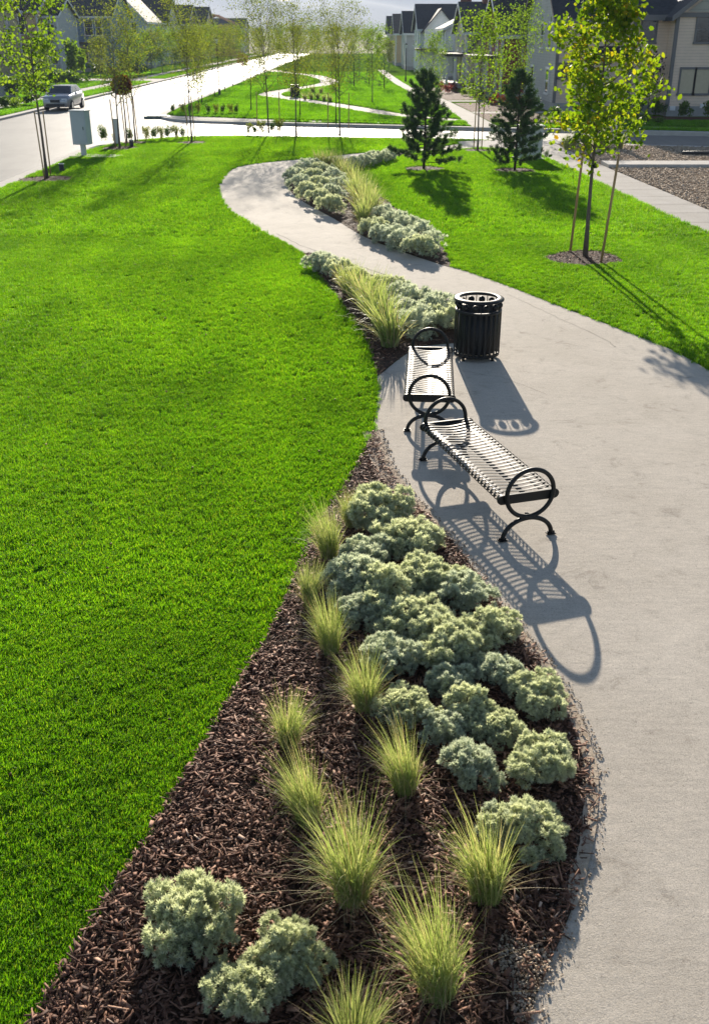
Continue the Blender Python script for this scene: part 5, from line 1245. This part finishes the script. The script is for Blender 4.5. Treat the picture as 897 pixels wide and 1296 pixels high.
house('house', 'narrow pale grey gabled house front joined to the sand-coloured house', -36.4, -34.9, 130, 139, 6.4, 8.2, 'x', SD['grey_siding'], 'd', 'white', [('f', -35.65, 4.8, .8, 1.3, 130), ('f', -35.65, 2.0, .8, 1.5, 130)], None, None, GLh)
house('house', 'dark blue house with white window trim and a corner porch', -38.4, -31.4, 143, 156, 6.6, 9.9, 'x', SD['blue_siding'], 'b', 'white', [('f', -37.2, 5.2, 1.0, 1.7, 143), ('f', -34.3, 5.2, 1.0, 1.7, 143), ('f', -33, 5.2, .8, 1.7, 143), ('f', -35.4, 2.0, 1.3, 1.7, 143), ('r', 147, 5.2, 1.1, 1.6, -31.4), ('r', 152, 5.2, 1.1, 1.6, -31.4)], (-38.2, -32.4, 140.8, 143, 3.3, 'w'), None, GLh, None, ('f', -37.0, 143))
house('house', 'light blue house with pale eaves behind the dark blue house', -36, -30.2, 160, 172, 6.3, 9.2, 'y', SD['pale_blue_siding'], 'b', 'white', [('f', -34.5, 5.2, 1, 1.6, 160), ('f', -32, 5.2, 1, 1.6, 160), ('r', 164, 5.2, 1, 1.6, -30.2)], (-34, -29, 157.8, 160, 3.0, 'w'), None, GLh, None, ('f', -33.0, 160))
for i, (x, y, wl, rf, lb, rz_) in enumerate([(-30.6, 180, 'grey_siding', 'd', 'grey house with a black roof, first behind the light blue house', 9.6), (-30.2, 200, 'brown_siding', 'b', 'brown house with a slate roof among garden trees on the left', 9.2), (-30, 222, 'sand_siding', 'd', 'sand house with a black roof next to the timber-framed building', 9.4), (-30, 300, 'grey_siding', 'b', 'tiny grey house past the timber-framed building', 8.4)]):
    house('house', lb, x - 10, x, y, y + 13, 6.2, rz_, 'x', SD[wl], rf, 'white', [('f', x - 2, 4.8, 1.1, 1.6, y), ('f', x - 5, 4.8, 1.1, 1.6, y), ('r', y + 4, 4.8, 1.1, 1.6, x)], None, None, GLh)
# timber-framed building under construction
t = thing('unfinished_house', 'unfinished red-brown timber-framed building at the far end of the left row', 'house', (-32, 255, 0)); m = MB()
x0, x1, y0, y1 = -37, -27, 250, 262
for z in (0, 3.0, 3.3, 6.2):
    m.box2((x0, y0, z), (x1, y0 + .2, z + .25)); m.box2((x0, y1 - .2, z), (x1, y1, z + .25)); m.box2((x1 - .2, y0 + .2, z), (x1, y1 - .2, z + .249)); m.box2((x0, y0 + .2, z), (x0 + .2, y1 - .2, z + .249))
for x in np.arange(x0 + .1, x1, .8): m.box((x, y0 + .1, 3.2), (.12, .18, 6.1)); m.box((x, y1 - .1, 3.2), (.12, .18, 6.1))
for y in np.arange(y0 + .5, y1, .8): m.box((x1 - .1, y, 3.2), (.18, .12, 6.1)); m.box((x0 + .1, y, 3.2), (.18, .12, 6.1))
o = m.build('studs', M['lumber'], t); o.location = (32, -255, 0)
m = MB(); m.box2((x0 + .22, y0 + .3, .1), (x1 - .3, y0 + .36, 5.6)); m.box2((x1 - .36, y0 + .4, .1), (x1 - .3, y1 - .3, 3.0)); o = m.build('sheathing', M['sheathing'], t); o.location = (32, -255, 0)
m = MB()
for y in np.arange(y0, y1 + .1, .8):
    for s in (-1, 1): m.tube([(-32 + s * 5.3, y, 6.4), (-32, y, 8.6)], .08, 4)
    m.tube([(-37, y, 6.45), (-27, y, 6.45)], .07, 4)
o = m.build('roof_trusses', M['lumber'], t); o.location = (32, -255, 0)
# low garden wall at the left edge
p = at(4, 124); m = MB(); m.box((0, 0, .45), (3.6, .3, .9)); m.box((0, 0, .93), (3.7, .4, .07)); o = m.build('garden_wall', M['foundation'], None, .01); o.location = (p.x - .6, p.y, 0); tag(o, 'low grey garden wall with a cap at the left edge by the sidewalk', 'wall')

# ------------------------------------------------------------------ air
t = NT('haze_air'); v = t.n('ShaderNodeVolumePrincipled'); v.inputs['Color'].default_value = (.64, .77, 1.0, 1); v.inputs['Density'].default_value = 3.0e-4; v.inputs['Anisotropy'].default_value = .0
t.l(v.outputs[0], t.out.inputs['Volume'])
m = MB(); m.box2((-4900, -4900, -1.4), (4900, 4900, 262)); hz = m.build('haze', t.m); struct(hz, 'stuff'); hz['category'] = 'haze'; hz['label'] = 'thin pale blue-grey haze over the valley and far mountains'

# ------------------------------------------------------------------ light, sky, camera
EL, AZ = R(17.0), R(-1.9)
w = bpy.data.worlds.new('World'); S.world = w; w.use_nodes = True
nt = w.node_tree; nt.nodes.clear()
sky = nt.nodes.new('ShaderNodeTexSky'); sky.sky_type = 'NISHITA'; sky.sun_disc = False; sky.sun_elevation = EL; sky.sun_rotation = AZ; sky.air_density = 1.0; sky.dust_density = .5; sky.ozone_density = 2.0
bg = nt.nodes.new('ShaderNodeBackground'); bg.inputs[1].default_value = .05; wo = nt.nodes.new('ShaderNodeOutputWorld')
nt.links.new(sky.outputs[0], bg.inputs[0]); nt.links.new(bg.outputs[0], wo.inputs[0])
sl = bpy.data.lights.new('sun', 'SUN'); sl.energy = 4.6; sl.angle = R(.55); sl.color = (1, .90, .76)
so = link('sun', sl); so.rotation_euler = Vector((.032, -math.cos(EL), -math.sin(EL))).to_track_quat('-Z', 'Y').to_euler()
cam = bpy.data.cameras.new('camera'); cam.sensor_fit = 'VERTICAL'; cam.sensor_height = 24; cam.sensor_width = 36; cam.lens = FPX / 1296 * 24
cam.clip_start = .05; cam.clip_end = 30000; cam.dof.use_dof = True; cam.dof.focus_distance = 9.5; cam.dof.aperture_fstop = 3.2
co = link('camera', cam); co.location = (0, 0, CAM_H); co.rotation_euler = (R(90) - PITCH, 0, 0); S.camera = co
vs = S.view_settings; vs.view_transform = 'Standard'; vs.look = 'None'; vs.gamma = 1; vs.use_curve_mapping = False; vs.exposure = 1.5
S.cycles.use_denoising = True; S.cycles.max_bounces = 8; S.cycles.diffuse_bounces = 3; S.cycles.glossy_bounces = 3; S.cycles.transmission_bounces = 4; S.cycles.volume_bounces = 0; S.cycles.transparent_max_bounces = 8
S.cycles.sample_clamp_indirect = 6; S.cycles.use_adaptive_sampling = True; S.cycles.adaptive_threshold = .012
